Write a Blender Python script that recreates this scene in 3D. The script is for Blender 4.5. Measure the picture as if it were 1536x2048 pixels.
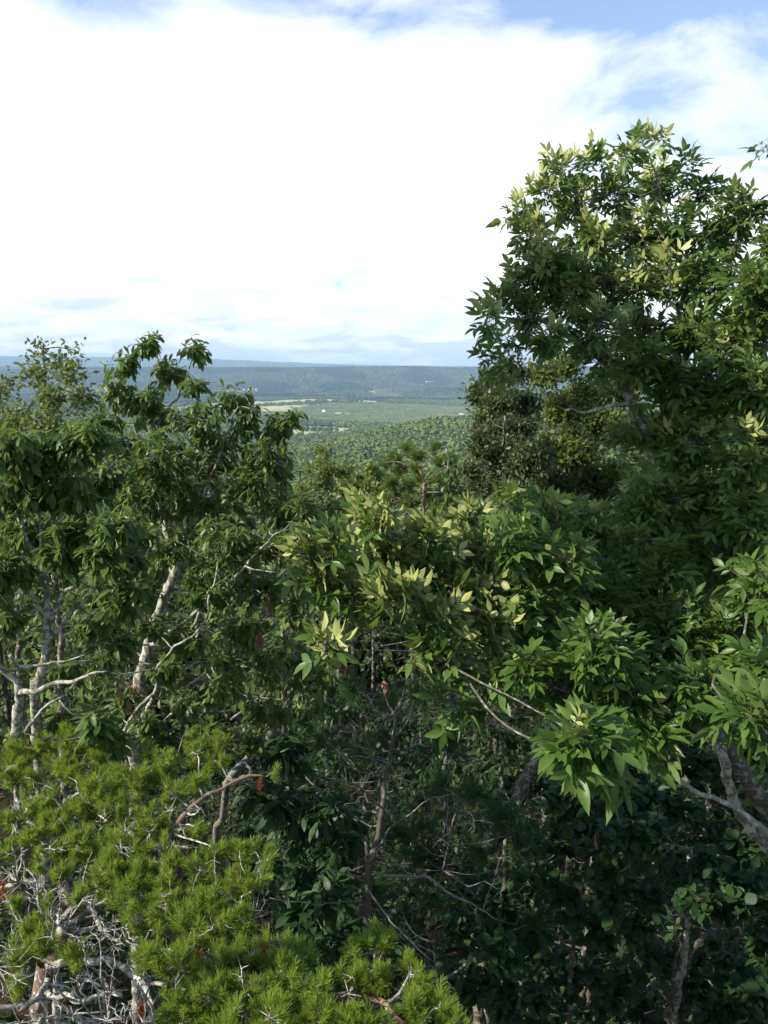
import bpy, math, random
import numpy as np
from mathutils import Vector

R = math.radians
SC = bpy.context.scene
COL = SC.collection
for o in list(bpy.data.objects):
    bpy.data.objects.remove(o)

# ------------------------------------------------------------------ camera, sky, sun, exposure
EYE = np.array([0.0, 0.0, 8.0])
F = 1548.0                     # focal length in pixels of the 1536 x 2048 photograph
PITCH = math.atan((1024 - 735) / F)
cam_d = bpy.data.cameras.new('camera')
cam_d.sensor_fit = 'VERTICAL'
cam_d.sensor_height = 36.0
cam_d.lens = F / 2048 * 36
cam_d.clip_start = 0.05
cam_d.clip_end = 60000
cam = bpy.data.objects.new('camera', cam_d)
COL.objects.link(cam)
cam.location = EYE
cam.rotation_euler = (R(90) - PITCH, 0, 0)
SC.camera = cam

SUN_EL, SUN_AZ = R(34), R(253)   # azimuth clockwise from +Y: the sun stands to the left, behind the viewer
sd = np.array([math.sin(SUN_AZ) * math.cos(SUN_EL), math.cos(SUN_AZ) * math.cos(SUN_EL), math.sin(SUN_EL)])

world = bpy.data.worlds.new('World')
SC.world = world
world.use_nodes = True
nt = world.node_tree
nt.nodes.clear()


def N(tree, kind, **kw):
    n = tree.nodes.new(kind)
    for k, v in kw.items():
        if k.startswith('i_'):
            n.inputs[k[2:]].default_value = v
        elif k.startswith('n_'):
            n.inputs[int(k[2:])].default_value = v
        else:
            setattr(n, k, v)
    return n


def math_node(tree, op, a, b=None, clamp=False):
    n = tree.nodes.new('ShaderNodeMath')
    n.operation = op
    n.use_clamp = clamp
    for i, v in enumerate((a, b)):
        if v is None:
            continue
        if isinstance(v, (int, float)):
            n.inputs[i].default_value = v
        else:
            tree.links.new(v, n.inputs[i])
    return n.outputs[0]


def ramp(tree, fac, stops):
    n = tree.nodes.new('ShaderNodeValToRGB')
    e = n.color_ramp.elements
    while len(e) < len(stops):
        e.new(0.5)
    for k, (p, c) in enumerate(stops):
        e[k].position = p
        e[k].color = (*c, 1) if len(c) == 3 else c
    tree.links.new(fac, n.inputs[0])
    return n.outputs[0]


def mix(tree, fac, a, b, kind='MIX'):
    n = tree.nodes.new('ShaderNodeMix')
    n.data_type = 'RGBA'
    n.blend_type = kind
    for sock, v in ((n.inputs[0], fac), (n.inputs[6], a), (n.inputs[7], b)):
        if isinstance(v, (int, float)):
            sock.default_value = v
        elif isinstance(v, tuple):
            sock.default_value = (*v, 1)
        else:
            tree.links.new(v, sock)
    return n.outputs[2]


sky = N(nt, 'ShaderNodeTexSky', sky_type='NISHITA', sun_disc=False, sun_elevation=SUN_EL,
        sun_rotation=SUN_AZ, altitude=300, air_density=1.0, dust_density=0.1, ozone_density=3.0)
tc = N(nt, 'ShaderNodeTexCoord')
sep = N(nt, 'ShaderNodeSeparateXYZ')
nt.links.new(tc.outputs['Generated'], sep.inputs[0])
X, Y, Z = sep.outputs
zz = math_node(nt, 'ADD', math_node(nt, 'MAXIMUM', Z, 0.0), 0.16)
cmb = N(nt, 'ShaderNodeCombineXYZ')
nt.links.new(math_node(nt, 'DIVIDE', X, zz), cmb.inputs[0])
nt.links.new(math_node(nt, 'DIVIDE', Y, zz), cmb.inputs[1])
nz = N(nt, 'ShaderNodeTexNoise', i_Scale=2.3, i_Detail=10.0, i_Roughness=0.6, i_Distortion=0.5)
nt.links.new(cmb.outputs[0], nz.inputs['Vector'])
nz2 = N(nt, 'ShaderNodeTexNoise', i_Scale=0.8, i_Detail=3.0, i_Roughness=0.5)
nt.links.new(cmb.outputs[0], nz2.inputs['Vector'])
# how much cloud there is: a thick bank low over the valley, breaking up higher and to the right
bank = math_node(nt, 'ADD', 0.735, math_node(nt, 'MULTIPLY', math_node(nt, 'SUBTRACT', nz.outputs[0], 0.5), 1.45))
bank = math_node(nt, 'ADD', bank, math_node(nt, 'MULTIPLY', math_node(nt, 'SUBTRACT', nz2.outputs[0], 0.5), 0.6))
hi = math_node(nt, 'MULTIPLY', math_node(nt, 'MAXIMUM', math_node(nt, 'SUBTRACT', Z, 0.335), 0.0), 12.0)
hi = math_node(nt, 'MINIMUM', hi, 0.5)
rt = math_node(nt, 'MULTIPLY', math_node(nt, 'MAXIMUM', math_node(nt, 'SUBTRACT', X, 0.10), 0.0), 2.6)
rt = math_node(nt, 'MULTIPLY', rt, math_node(nt, 'MULTIPLY', math_node(nt, 'MAXIMUM', math_node(nt, 'SUBTRACT', Z, 0.13), 0.0), 6.0, True))
rt = math_node(nt, 'MINIMUM', rt, 0.42)
lo = math_node(nt, 'MULTIPLY', math_node(nt, 'MAXIMUM', math_node(nt, 'SUBTRACT', 0.16, Z), 0.0), 3.4)
bank = math_node(nt, 'SUBTRACT', bank, math_node(nt, 'ADD', hi, math_node(nt, 'ADD', rt, lo)))
cmask = ramp(nt, bank, [(0.16, (0, 0, 0)), (0.66, (1, 1, 1))])
skyc = N(nt, 'ShaderNodeVectorMath', operation='SCALE')
skyc.inputs[3].default_value = 0.12
nt.links.new(mix(nt, 1.0, sky.outputs[0], (1.0, 1.08, 1.14), 'MULTIPLY'), skyc.inputs[0])
veil = math_node(nt, 'MULTIPLY', math_node(nt, 'SUBTRACT', 1.0, math_node(nt, 'MULTIPLY', Z, 1.9), True), 0.92, True)
thin = mix(nt, veil, skyc.outputs[0], (0.405, 0.442, 0.53))
wcol = mix(nt, cmask, thin, (0.80, 0.82, 0.83))
bg = N(nt, 'ShaderNodeBackground', i_Strength=1.0)
nt.links.new(wcol, bg.inputs[0])
wo = N(nt, 'ShaderNodeOutputWorld')
nt.links.new(bg.outputs[0], wo.inputs[0])

sun_d = bpy.data.lights.new('sun', 'SUN')
sun_d.energy = 4.6
sun_d.angle = R(0.5)
sun_d.color = (1.0, 0.93, 0.80)
sun = bpy.data.objects.new('sun', sun_d)
COL.objects.link(sun)
sun.rotation_euler = Vector(-sd).to_track_quat('-Z', 'Y').to_euler()

vs = SC.view_settings
vs.view_transform = 'Standard'
vs.look = 'None'
vs.exposure = 0.9
vs.gamma = 1.0
vs.use_curve_mapping = False
cy = SC.cycles
cy.use_denoising = True
cy.max_bounces = 6
cy.diffuse_bounces = 3
cy.glossy_bounces = 2
cy.transmission_bounces = 3
cy.volume_bounces = 0
cy.caustics_reflective = False
cy.caustics_refractive = False

# ------------------------------------------------------------------ projection
cp, sp_ = math.cos(PITCH), math.sin(PITCH)
FWD = np.array([0, cp, -sp_])
UPV = np.array([0, sp_, cp])
RGT = np.array([1.0, 0, 0])


def at(px, py, d):
    """world point seen at pixel (px, py) of the photograph, d metres in front of the lens"""
    return EYE + d * (FWD + (px - 768) / F * RGT + (1024 - py) / F * UPV)


# ------------------------------------------------------------------ terrain
def sstep(a, b, x):
    t = np.clip((x - a) / (b - a), 0, 1)
    return t * t * (3 - 2 * t)


def wav(x, y, s, k):
    rs = np.random.RandomState(k)
    v = 0
    for i in range(6):
        a, p, q = rs.rand() * 6.28, rs.rand() * 6.28, 0.6 + rs.rand() * 1.3
        v = v + np.sin((x * math.cos(a) + y * math.sin(a)) * q / s * 6.28 + p) / q
    return v / 4


def height(x, y):
    x = np.asarray(x, float)
    y = np.asarray(y, float)
    s = np.where(y > 0, y, 0.15 * y)
    z = -185 * (1 - np.exp(-np.abs(s) / 650.0)) * np.sign(np.where(s >= 0, 1, -1))
    z = np.where(s < 0, 0.04 * np.clip(s, -400, 0), z)
    r = np.hypot(x, y)
    z = z + 0.5 * wav(x, y, 14, 1) * sstep(3, 12, r) + 4 * wav(x, y, 160, 2) * sstep(60, 400, r)
    z = z + 9 * wav(x, y, 900, 3) * sstep(1300, 2200, r)
    z = z + 79 * np.exp(-((x - 165) / np.where(x < 165, 290, 380)) ** 2) * np.exp(-((y - 1200) / 300) ** 2)
    z = z + 24 * np.exp(-((x + 350) / 500) ** 2) * np.exp(-((y - 3950) / 500) ** 2)
    z = z + 38 * np.exp(-((x + 120) / 220) ** 2) * np.exp(-((y - 5350) / 190) ** 2)
    rise = sstep(5500, 7300, y + 260 * wav(x, y, 1900, 4))
    z = z + rise * (162 + 10 * wav(x, y, 1500, 5)) + 14 * wav(x, y, 1300, 9) * sstep(4800, 6000, y) * (1 - rise)
    t = x / np.maximum(y, 1)
    hr = np.interp(t, [-0.9, -0.5, -0.35, -0.22, -0.1, 0.0, 0.12, 0.4, 0.9],
                   [170, 205, 182, 150, 70, 24, 4, 14, 50])
    z = z + sstep(11500, 15000, y) * (hr + 5 * wav(x, y, 2600, 6) + 8)
    return z


def meadow(x, y):
    """1 where the valley floor is open grass"""
    m = np.zeros_like(x)
    for (cx, cy_, a, b) in ((-640, 3850, 330, 400), (-310, 4010, 490, 190), (-560, 3500, 150, 240), (-205, 2230, 105, 210), (-150, 2270, 60, 60),
                            (-300, 2420, 70, 60), (-190, 5330, 130, 60), (-960, 3600, 160, 160), (-1000, 5900, 120, 90),
                            (-1150, 4300, 220, 120), (75, 985, 16, 13), (-420, 3350, 60, 60), (-240, 2900, 110, 14), (-60, 4450, 160, 60), (180, 4650, 120, 40), (-420, 4700, 200, 60), (520, 5100, 200, 50), (-150, 3350, 90, 25), (120, 2800, 40, 18)):
        q = ((x - cx) / a) ** 2 + ((y - cy_) / b) ** 2 + 0.35 * wav(x, y, 130, 7)
        m = np.maximum(m, sstep(1.15, 0.85, q))
    return m


def young(x, y):
    """1 where the plantation is young and low"""
    q = ((x + 60) / 620) ** 2 + ((y - 3250) / 640) ** 2 + 0.3 * wav(x, y, 400, 8)
    v = sstep(1.1, 0.9, q)
    p = sstep(0.25, 0.45, wav(x, y, 700, 12)) * sstep(4000, 4600, y) * sstep(6300, 5800, y)
    return np.maximum(v, p)


# ------------------------------------------------------------------ mesh helpers
def mesh_obj(name, V, Fc, mat, parent=None, attr=None, smooth=True, origin=(0, 0, 0)):
    """V (n,3) world points, Fc (m,3|4) faces -> ONE mesh object, its origin at `origin`"""
    V = np.asarray(V, np.float32) - np.asarray(origin, np.float32)
    Fc = np.asarray(Fc, np.int32)
    me = bpy.data.meshes.new(name)
    k = Fc.shape[1]
    me.vertices.add(len(V))
    me.vertices.foreach_set('co', V.ravel())
    me.loops.add(Fc.size)
    me.loops.foreach_set('vertex_index', Fc.ravel())
    me.polygons.add(len(Fc))
    me.polygons.foreach_set('loop_start', np.arange(0, Fc.size, k, dtype=np.int32))
    me.polygons.foreach_set('use_smooth', np.full(len(Fc), smooth))
    for an, av in (attr or {}).items():
        a = me.attributes.new(an, 'FLOAT', 'POINT')
        a.data.foreach_set('value', np.asarray(av, np.float32))
    me.update(calc_edges=True)
    me.materials.append(mat)
    o = bpy.data.objects.new(name, me)
    COL.objects.link(o)
    if parent is not None:
        o.parent = parent
    else:
        o.location = origin
    return o


def tag(o, label=None, cat=None, group=None, kind=None):
    if label: o['label'] = label
    if cat: o['category'] = cat
    if group: o['group'] = group
    if kind: o['kind'] = kind
    return o


def thing(name, label, cat, loc, group=None):
    o = bpy.data.objects.new(name, None)
    o.empty_display_size = 0.2
    COL.objects.link(o)
    o.location = loc
    return tag(o, label, cat, group)


class Soup:
    """collects triangles for one mesh"""
    def __init__(s):
        s.v, s.f, s.a, s.n = [], [], [], 0

    def add(s, V, Fc, a=None):
        V = np.asarray(V, float).reshape(-1, 3)
        s.v.append(V)
        s.f.append(np.asarray(Fc, int) + s.n)
        s.a.append(np.zeros(len(V)) if a is None else np.asarray(a, float))
        s.n += len(V)

    def build(s, name, mat, parent=None, origin=(0, 0, 0), smooth=True, label=None, extra=None):
        if not s.v:
            return None
        o = mesh_obj(name, np.concatenate(s.v), np.concatenate(s.f), mat, parent,
                     {'tint': np.concatenate(s.a)}, smooth, origin)
        if extra:
            o.data.materials.append(extra[0])
            mi = np.zeros(sum(len(f) for f in s.f), np.int32)
            mi[extra[1]:] = 1
            o.data.polygons.foreach_set('material_index', mi)
        if label: o['label'] = label
        return o


def unit(v):
    v = np.asarray(v, float)
    return v / np.maximum(np.linalg.norm(v, axis=-1, keepdims=True), 1e-9)


def spline(pts, step=0.06, jitter=0.0, rng=None):
    """Catmull-Rom through rows of (x,y,z,r)"""
    p = np.asarray(pts, float)
    P = np.vstack([2 * p[0] - p[1], p, 2 * p[-1] - p[-2]])
    out = []
    for i in range(1, len(P) - 2):
        n = max(2, int(np.linalg.norm(P[i + 1, :3] - P[i, :3]) / step))
        t = np.linspace(0, 1, n, endpoint=False)[:, None]
        a, b, c, d = P[i - 1], P[i], P[i + 1], P[i + 2]
        out.append(0.5 * (2 * b + (c - a) * t + (2 * a - 5 * b + 4 * c - d) * t ** 2 + (3 * b - a - 3 * c + d) * t ** 3))
    out.append(P[-2][None])
    q = np.concatenate(out)
    q[:, 3] = np.maximum(q[:, 3], 0.0012)
    if jitter and rng is not None and len(q) > 4:
        j = rng.randn(len(q), 3)
        for _ in range(2):
            j[1:-1] = (j[:-2] + 2 * j[1:-1] + j[2:]) / 4
        j[0] = 0
        q[:, :3] += j * jitter
    return q


def tube(q, sides=8, rng=None, rough=0.0):
    """closed tapering tube along q (n,4)"""
    n = len(q)
    T = unit(np.gradient(q[:, :3], axis=0))
    ref = np.array([0.31, 0.17, 0.93]) if abs(T[:, 2].mean()) < 0.75 else np.array([0.93, 0.3, 0.2])
    A = unit(np.cross(T, ref))
    B = np.cross(T, A)
    ang = np.linspace(0, 2 * np.pi, sides, endpoint=False)
    rr = q[:, 3][:, None] * np.ones(sides)
    if rough and rng is not None:
        rr = rr * (1 + rough * rng.randn(n, sides))
    V = q[:, None, :3] + rr[..., None] * (np.cos(ang)[None, :, None] * A[:, None] + np.sin(ang)[None, :, None] * B[:, None])
    V = V.reshape(-1, 3)
    i = np.arange(n - 1)[:, None] * sides
    j = np.arange(sides)[None]
    k = (np.arange(sides)[None] + 1) % sides
    t1 = np.stack([i + j, i + k, i + sides + k], -1).reshape(-1, 3)
    t2 = np.stack([i + j, i + sides + k, i + sides + j], -1).reshape(-1, 3)
    Fc = np.concatenate([t1, t2])
    V = np.vstack([V, q[0, :3], q[-1, :3]])
    c0, c1 = n * sides, n * sides + 1
    cap0 = np.stack([np.full(sides, c0), (np.arange(sides) + 1) % sides, np.arange(sides)], -1)
    b = (n - 1) * sides
    cap1 = np.stack([np.full(sides, c1), b + np.arange(sides), b + (np.arange(sides) + 1) % sides], -1)
    return V, np.concatenate([Fc, cap0, cap1])


def twig_tubes(Q, sides=4):
    """many twigs at once: Q (m,k,4)"""
    m, n = Q.shape[:2]
    T = unit(np.gradient(Q[..., :3], axis=1))
    A = unit(np.cross(T, np.array([0.31, 0.57, 0.76])))
    B = np.cross(T, A)
    ang = np.linspace(0, 2 * np.pi, sides, endpoint=False)
    V = Q[:, :, None, :3] + Q[:, :, None, 3:] * (np.cos(ang)[:, None] * A[:, :, None] + np.sin(ang)[:, None] * B[:, :, None])
    V = V.reshape(-1, 3)
    o = np.arange(m)[:, None, None] * n * sides
    i = np.arange(n - 1)[None, :, None] * sides
    j = np.arange(sides)[None, None]
    k = (np.arange(sides)[None, None] + 1) % sides
    Fc = np.concatenate([np.stack([o + i + j, o + i + k, o + i + sides + k], -1).reshape(-1, 3),
                         np.stack([o + i + j, o + i + sides + k, o + i + sides + j], -1).reshape(-1, 3)])
    return V, Fc


def frames(d, nrm):
    """rotation matrices with columns side, axis d, normal"""
    y = unit(d)
    x = unit(np.cross(y, nrm))
    z = np.cross(x, y)
    return np.stack([x, y, z], -1)


def inst(tv, tf, M, s, t):
    """copies of one template: M (n,3,3), s (n,) or (n,3), t (n,3)"""
    s = np.asarray(s, float)
    if s.ndim == 1:
        s = s[:, None].repeat(3, 1)
    L = tv[None] * s[:, None, :]
    V = np.einsum('nij,nvj->nvi', M, L) + t[:, None]
    n, k = len(t), len(tv)
    Fc = tf[None] + (np.arange(n) * k)[:, None, None]
    return V.reshape(-1, 3), Fc.reshape(-1, 3), k


# ---- leaf blades: y along the midrib, z up, folded along the midrib and bent down
def blade(ts, ws, fold=0.22, droop=0.25, wave=0.0):
    v, f = [], []
    idx = []
    for k, (t, w) in enumerate(zip(ts, ws)):
        z = -droop * t * t
        if w <= 1e-6:
            v.append((0, t, z))
            idx.append((len(v) - 1,) * 3)
        else:
            e = wave * (1 if k % 2 else -1)
            v += [(-w, t, z + fold * w + e), (0, t, z), (w, t, z + fold * w - e)]
            idx.append((len(v) - 3, len(v) - 2, len(v) - 1))
    for a, b in zip(idx[:-1], idx[1:]):
        for s in (0, 1):
            q = [a[s], a[s + 1], b[s + 1], b[s]]
            u = []
            for g in q:
                if g not in u:
                    u.append(g)
            if len(u) == 3:
                f.append(u)
            elif len(u) == 4:
                f += [[u[0], u[1], u[2]], [u[0], u[2], u[3]]]
    return np.array(v, float), np.array(f, int)


OAK = blade([0, .1, .24, .42, .6, .76, .9, 1.0], [0, .02, .075, .135, .175, .155, .085, 0], 0.28, 0.32, 0.012)
HICK = blade([0, .08, .28, .5, .72, .88, 1.0], [0, .06, .15, .185, .13, .055, 0], 0.3, 0.22, 0.008)
SMALL = blade([0, .35, .7, 1.0], [0, .2, .2, 0], 0.25, 0.2)
ROUND = blade([0, .12, .35, .62, .85, 1.0], [0, .1, .3, .36, .24, 0], 0.2, 0.2)


# ------------------------------------------------------------------ materials
def new_mat(name):
    m = bpy.data.materials.new(name)
    m.use_nodes = True
    t = m.node_tree
    t.nodes.clear()
    return m, t, t.nodes.new('ShaderNodeOutputMaterial')


def leaf_mat(name, c0, c1, under, rough=0.45, spec=0.4, trans=0.3, tcol=None, pale=None):
    """leaf: own colour between c0 and c1 leaf by leaf, paler underside, light shining through"""
    m, t, out = new_mat(name)
    at_ = N(t, 'ShaderNodeAttribute', attribute_name='tint')
    col = mix(t, math_node(t, 'MODULO', at_.outputs['Fac'], 2.0), c0, c1)
    tcn = N(t, 'ShaderNodeTexCoord')
    nz = N(t, 'ShaderNodeTexNoise', i_Scale=9.0, i_Detail=3.0)
    t.links.new(tcn.outputs['Object'], nz.inputs['Vector'])
    col = mix(t, math_node(t, 'MULTIPLY', nz.outputs[0], 0.5), col, tuple(min(1, v * 1.5) for v in c0))
    if under:     # blemishes: dry and bitten patches
        nb = N(t, 'ShaderNodeTexNoise', i_Scale=38.0, i_Detail=2.0)
        t.links.new(tcn.outputs['Object'], nb.inputs['Vector'])
        col = mix(t, ramp(t, nb.outputs[0], [(0.64, (0, 0, 0)), (0.72, (0.6, 0.6, 0.6))]), col, (0.13, 0.11, 0.03))
    geo = N(t, 'ShaderNodeNewGeometry')
    if pale:      # the palest undersides, on shoots turned up by the wind
        fr_ = math_node(t, 'ADD', 0.4, math_node(t, 'MULTIPLY', math_node(t, 'MODULO', at_.outputs['Fac'], 2.0), 0.9))
        under = mix(t, math_node(t, 'MULTIPLY', math_node(t, 'GREATER_THAN', at_.outputs['Fac'], 1.5), fr_, True), under, pale)
    col = mix(t, geo.outputs['Backfacing'], col, under) if under else col
    pb = N(t, 'ShaderNodeBsdfPrincipled', i_Roughness=rough)
    pb.inputs['Specular IOR Level'].default_value = spec
    t.links.new(col, pb.inputs['Base Color'])
    tr = N(t, 'ShaderNodeBsdfTranslucent')
    tr_c = mix(t, 0.6, col, tcol or tuple(min(1, v * 2.2) for v in c1))
    t.links.new(tr_c, tr.inputs[0])
    mx = N(t, 'ShaderNodeMixShader', n_0=trans)
    t.links.new(pb.outputs[0], mx.inputs[1])
    t.links.new(tr.outputs[0], mx.inputs[2])
    t.links.new(mx.outputs[0], out.inputs[0])
    return m


def bark_mat(name, a, b, lichen, amount=0.5, scale=14, bump=0.6):
    m, t, out = new_mat(name)
    tcn = N(t, 'ShaderNodeTexCoord')
    n1 = N(t, 'ShaderNodeTexNoise', i_Scale=scale * 2.2, i_Detail=6.0, i_Roughness=0.65)
    n2 = N(t, 'ShaderNodeTexNoise', i_Scale=scale, i_Detail=5.0, i_Roughness=0.6, i_Distortion=0.6)
    for n in (n1, n2):
        t.links.new(tcn.outputs['Object'], n.inputs['Vector'])
    col = mix(t, n1.outputs[0], a, b)
    lo = 0.72 - 0.44 * amount
    lm = ramp(t, n2.outputs[0], [(lo, (0, 0, 0)), (min(1, lo + 0.07), (1, 1, 1))])
    col = mix(t, lm, col, lichen)
    pb = N(t, 'ShaderNodeBsdfPrincipled', i_Roughness=0.9)
    pb.inputs['Specular IOR Level'].default_value = 0.15
    t.links.new(col, pb.inputs['Base Color'])
    bp = N(t, 'ShaderNodeBump', i_Strength=bump, i_Distance=0.01)
    t.links.new(mix(t, 0.5, n1.outputs[0], lm), bp.inputs['Height'])
    t.links.new(bp.outputs[0], pb.inputs['Normal'])
    t.links.new(pb.outputs[0], out.inputs[0])
    return m


M = {}
M['oak_leaf'] = leaf_mat('oak_leaf', (0.046, 0.088, 0.017), (0.108, 0.160, 0.028), (0.15, 0.18, 0.055), 0.44, 0.32, 0.35)
M['oak_leaf_back'] = leaf_mat('oak_leaf_back', (0.045, 0.078, 0.02), (0.11, 0.145, 0.032), (0.11, 0.14, 0.055), 0.45, 0.4, 0.25)
M['hick_leaf'] = leaf_mat('hickory_leaf', (0.044, 0.096, 0.018), (0.115, 0.178, 0.032), (0.125, 0.185, 0.055), 0.42, 0.35, 0.32, pale=(0.38, 0.40, 0.14))
M['small_leaf'] = leaf_mat('small_leaf', (0.055, 0.095, 0.018), (0.17, 0.195, 0.032), (0.10, 0.13, 0.05), 0.5, 0.35, 0.28)
M['bush_leaf'] = leaf_mat('bush_leaf', (0.03, 0.055, 0.018), (0.10, 0.125, 0.03), (0.09, 0.11, 0.045), 0.45, 0.4, 0.22)
M['shade_leaf'] = leaf_mat('shade_leaf', (0.012, 0.036, 0.010), (0.034, 0.07, 0.017), (0.04, 0.075, 0.025), 0.5, 0.3, 0.2)  # shade of the hollow partly put into this darker leaf colour
M['needle'] = leaf_mat('pine_needle', (0.10, 0.18, 0.02), (0.265, 0.35, 0.05), None, 0.5, 0.3, 0.38, (0.48, 0.55, 0.08))
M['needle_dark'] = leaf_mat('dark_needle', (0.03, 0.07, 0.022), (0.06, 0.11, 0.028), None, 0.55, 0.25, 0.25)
M['needle_far'] = leaf_mat('distant_pine_needle', (0.07, 0.12, 0.025), (0.14, 0.19, 0.04), None, 0.55, 0.25, 0.25)
M['dead_needle'] = leaf_mat('dead_needle', (0.17, 0.06, 0.025), (0.28, 0.11, 0.045), None, 0.7, 0.15, 0.2)
M['dead_leaf'] = leaf_mat('dead_leaf', (0.17, 0.10, 0.055), (0.32, 0.20, 0.115), None, 0.7, 0.15, 0.2)
M['red_leaf'] = leaf_mat('red_leaf', (0.13, 0.055, 0.04), (0.20, 0.10, 0.07), None, 0.6, 0.2, 0.2)
M['bark_oak'] = bark_mat('bark_oak', (0.08, 0.065, 0.05), (0.18, 0.155, 0.12), (0.36, 0.36, 0.30), 0.42)
M['bark_pale'] = bark_mat('bark_pale', (0.09, 0.075, 0.06), (0.20, 0.18, 0.14), (0.36, 0.37, 0.30), 0.6, 20)
M['bark_hick'] = bark_mat('bark_hickory', (0.06, 0.052, 0.042), (0.14, 0.125, 0.10), (0.25, 0.25, 0.205), 0.45, 18)
M['bark_pine'] = bark_mat('bark_pine', (0.11, 0.07, 0.05), (0.22, 0.15, 0.11), (0.42, 0.41, 0.36), 0.46, 20)
M['bark_lichen'] = bark_mat('bark_lichen', (0.14, 0.115, 0.095), (0.30, 0.27, 0.235), (0.50, 0.50, 0.44), 0.56, 26)
M['bark_pink'] = bark_mat('bark_pink', (0.16, 0.095, 0.07), (0.30, 0.19, 0.145), (0.42, 0.37, 0.32), 0.35)
M['bark_dark'] = bark_mat('bark_dark', (0.05, 0.04, 0.035), (0.12, 0.10, 0.08), (0.25, 0.26, 0.22), 0.38)
M['bark_dead'] = bark_mat('bark_dead', (0.10, 0.085, 0.075), (0.19, 0.175, 0.16), (0.28, 0.29, 0.265), 0.4)
M['bark_grey'] = bark_mat('bark_grey', (0.16, 0.14, 0.12), (0.32, 0.30, 0.26), (0.45, 0.46, 0.38), 0.5, 20)
M['bark_gold'] = bark_mat('bark_gold', (0.05, 0.038, 0.025), (0.11, 0.09, 0.06), (0.21, 0.20, 0.135), 0.5, 18)


def plain(name, c, rough=0.7, metallic=0.0):
    m, t, out = new_mat(name)
    tcn = N(t, 'ShaderNodeTexCoord')
    nz = N(t, 'ShaderNodeTexNoise', i_Scale=1.5, i_Detail=3.0)
    t.links.new(tcn.outputs['Object'], nz.inputs['Vector'])
    pb = N(t, 'ShaderNodeBsdfPrincipled', i_Roughness=rough, i_Metallic=metallic)
    t.links.new(mix(t, math_node(t, 'MULTIPLY', nz.outputs[0], 0.3), c, tuple(v * 0.75 for v in c)), pb.inputs['Base Color'])
    t.links.new(pb.outputs[0], out.inputs[0])
    return m


M['white_wall'] = plain('white_wall', (0.78, 0.77, 0.74))
M['grey_roof'] = plain('grey_roof', (0.34, 0.32, 0.31))
M['red_roof'] = plain('red_roof', (0.42, 0.2, 0.14))
M['pale_roof'] = plain('pale_roof', (0.7, 0.7, 0.7))
M['dark_window'] = plain('dark_window', (0.03, 0.035, 0.04), 0.2)
M['brick'] = plain('brick', (0.35, 0.24, 0.19))
M['metal'] = plain('metal', (0.75, 0.75, 0.76), 0.45, 0.2)
M['cone'] = plain('cone', (0.12, 0.075, 0.05), 0.85)


def far_leaf(name, c0, c1):
    m, t, out = new_mat(name)
    oi = N(t, 'ShaderNodeObjectInfo')
    at_ = N(t, 'ShaderNodeAttribute', attribute_name='tint')
    f = math_node(t, 'ADD', math_node(t, 'MULTIPLY', oi.outputs['Random'], 0.65), math_node(t, 'MULTIPLY', at_.outputs['Fac'], 0.35))
    nzs = N(t, 'ShaderNodeTexNoise', i_Scale=0.012, i_Detail=3.0)
    t.links.new(oi.outputs['Location'], nzs.inputs['Vector'])
    f = math_node(t, 'ADD', math_node(t, 'MULTIPLY', f, 0.7), math_node(t, 'MULTIPLY', math_node(t, 'SUBTRACT', nzs.outputs[0], 0.38), 1.1), True)
    df = N(t, 'ShaderNodeBsdfDiffuse')
    t.links.new(mix(t, f, c0, c1), df.inputs[0])
    t.links.new(df.outputs[0], out.inputs[0])
    return m


M['forest'] = far_leaf('forest_leaf', (0.075, 0.12, 0.03), (0.20, 0.235, 0.065))
M['conifer_far'] = far_leaf('conifer_far', (0.03, 0.06, 0.024), (0.055, 0.095, 0.032))
M['young'] = far_leaf('young_leaf', (0.20, 0.245, 0.075), (0.30, 0.33, 0.12))

# ground: leaf litter under the trees, forest floor, pale grass where it is open
m, t, out = new_mat('ground')
ga = N(t, 'ShaderNodeAttribute', attribute_name='meadow')
gy = N(t, 'ShaderNodeAttribute', attribute_name='young')
tcn = N(t, 'ShaderNodeTexCoord')
n1 = N(t, 'ShaderNodeTexNoise', i_Scale=3.0, i_Detail=8.0, i_Roughness=0.7)
n2 = N(t, 'ShaderNodeTexNoise', i_Scale=0.012, i_Detail=6.0, i_Roughness=0.6)
for n in (n1, n2):
    t.links.new(tcn.outputs['Object'], n.inputs['Vector'])
litter = ramp(t, n1.outputs[0], [(0.3, (0.02, 0.015, 0.01)), (0.55, (0.05, 0.034, 0.02)), (0.75, (0.035, 0.045, 0.018))])
wood = mix(t, n2.outputs[0], (0.03, 0.055, 0.02), (0.06, 0.085, 0.03))
gg = N(t, 'ShaderNodeAttribute', attribute_name='wood')
base = mix(t, gg.outputs['Fac'], litter, wood)
base = mix(t, gy.outputs['Fac'], base, (0.12, 0.17, 0.06))
grass = ramp(t, n2.outputs[0], [(0.35, (0.30, 0.30, 0.13)), (0.65, (0.42, 0.39, 0.2))])
base = mix(t, ga.outputs['Fac'], base, grass)
pb = N(t, 'ShaderNodeBsdfPrincipled', i_Roughness=0.95)
pb.inputs['Specular IOR Level'].default_value = 0.1
t.links.new(base, pb.inputs['Base Color'])
bp = N(t, 'ShaderNodeBump', i_Strength=0.7, i_Distance=0.05)
t.links.new(n1.outputs[0], bp.inputs['Height'])
t.links.new(bp.outputs[0], pb.inputs['Normal'])
t.links.new(pb.outputs[0], out.inputs[0])
M['ground'] = m

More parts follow.
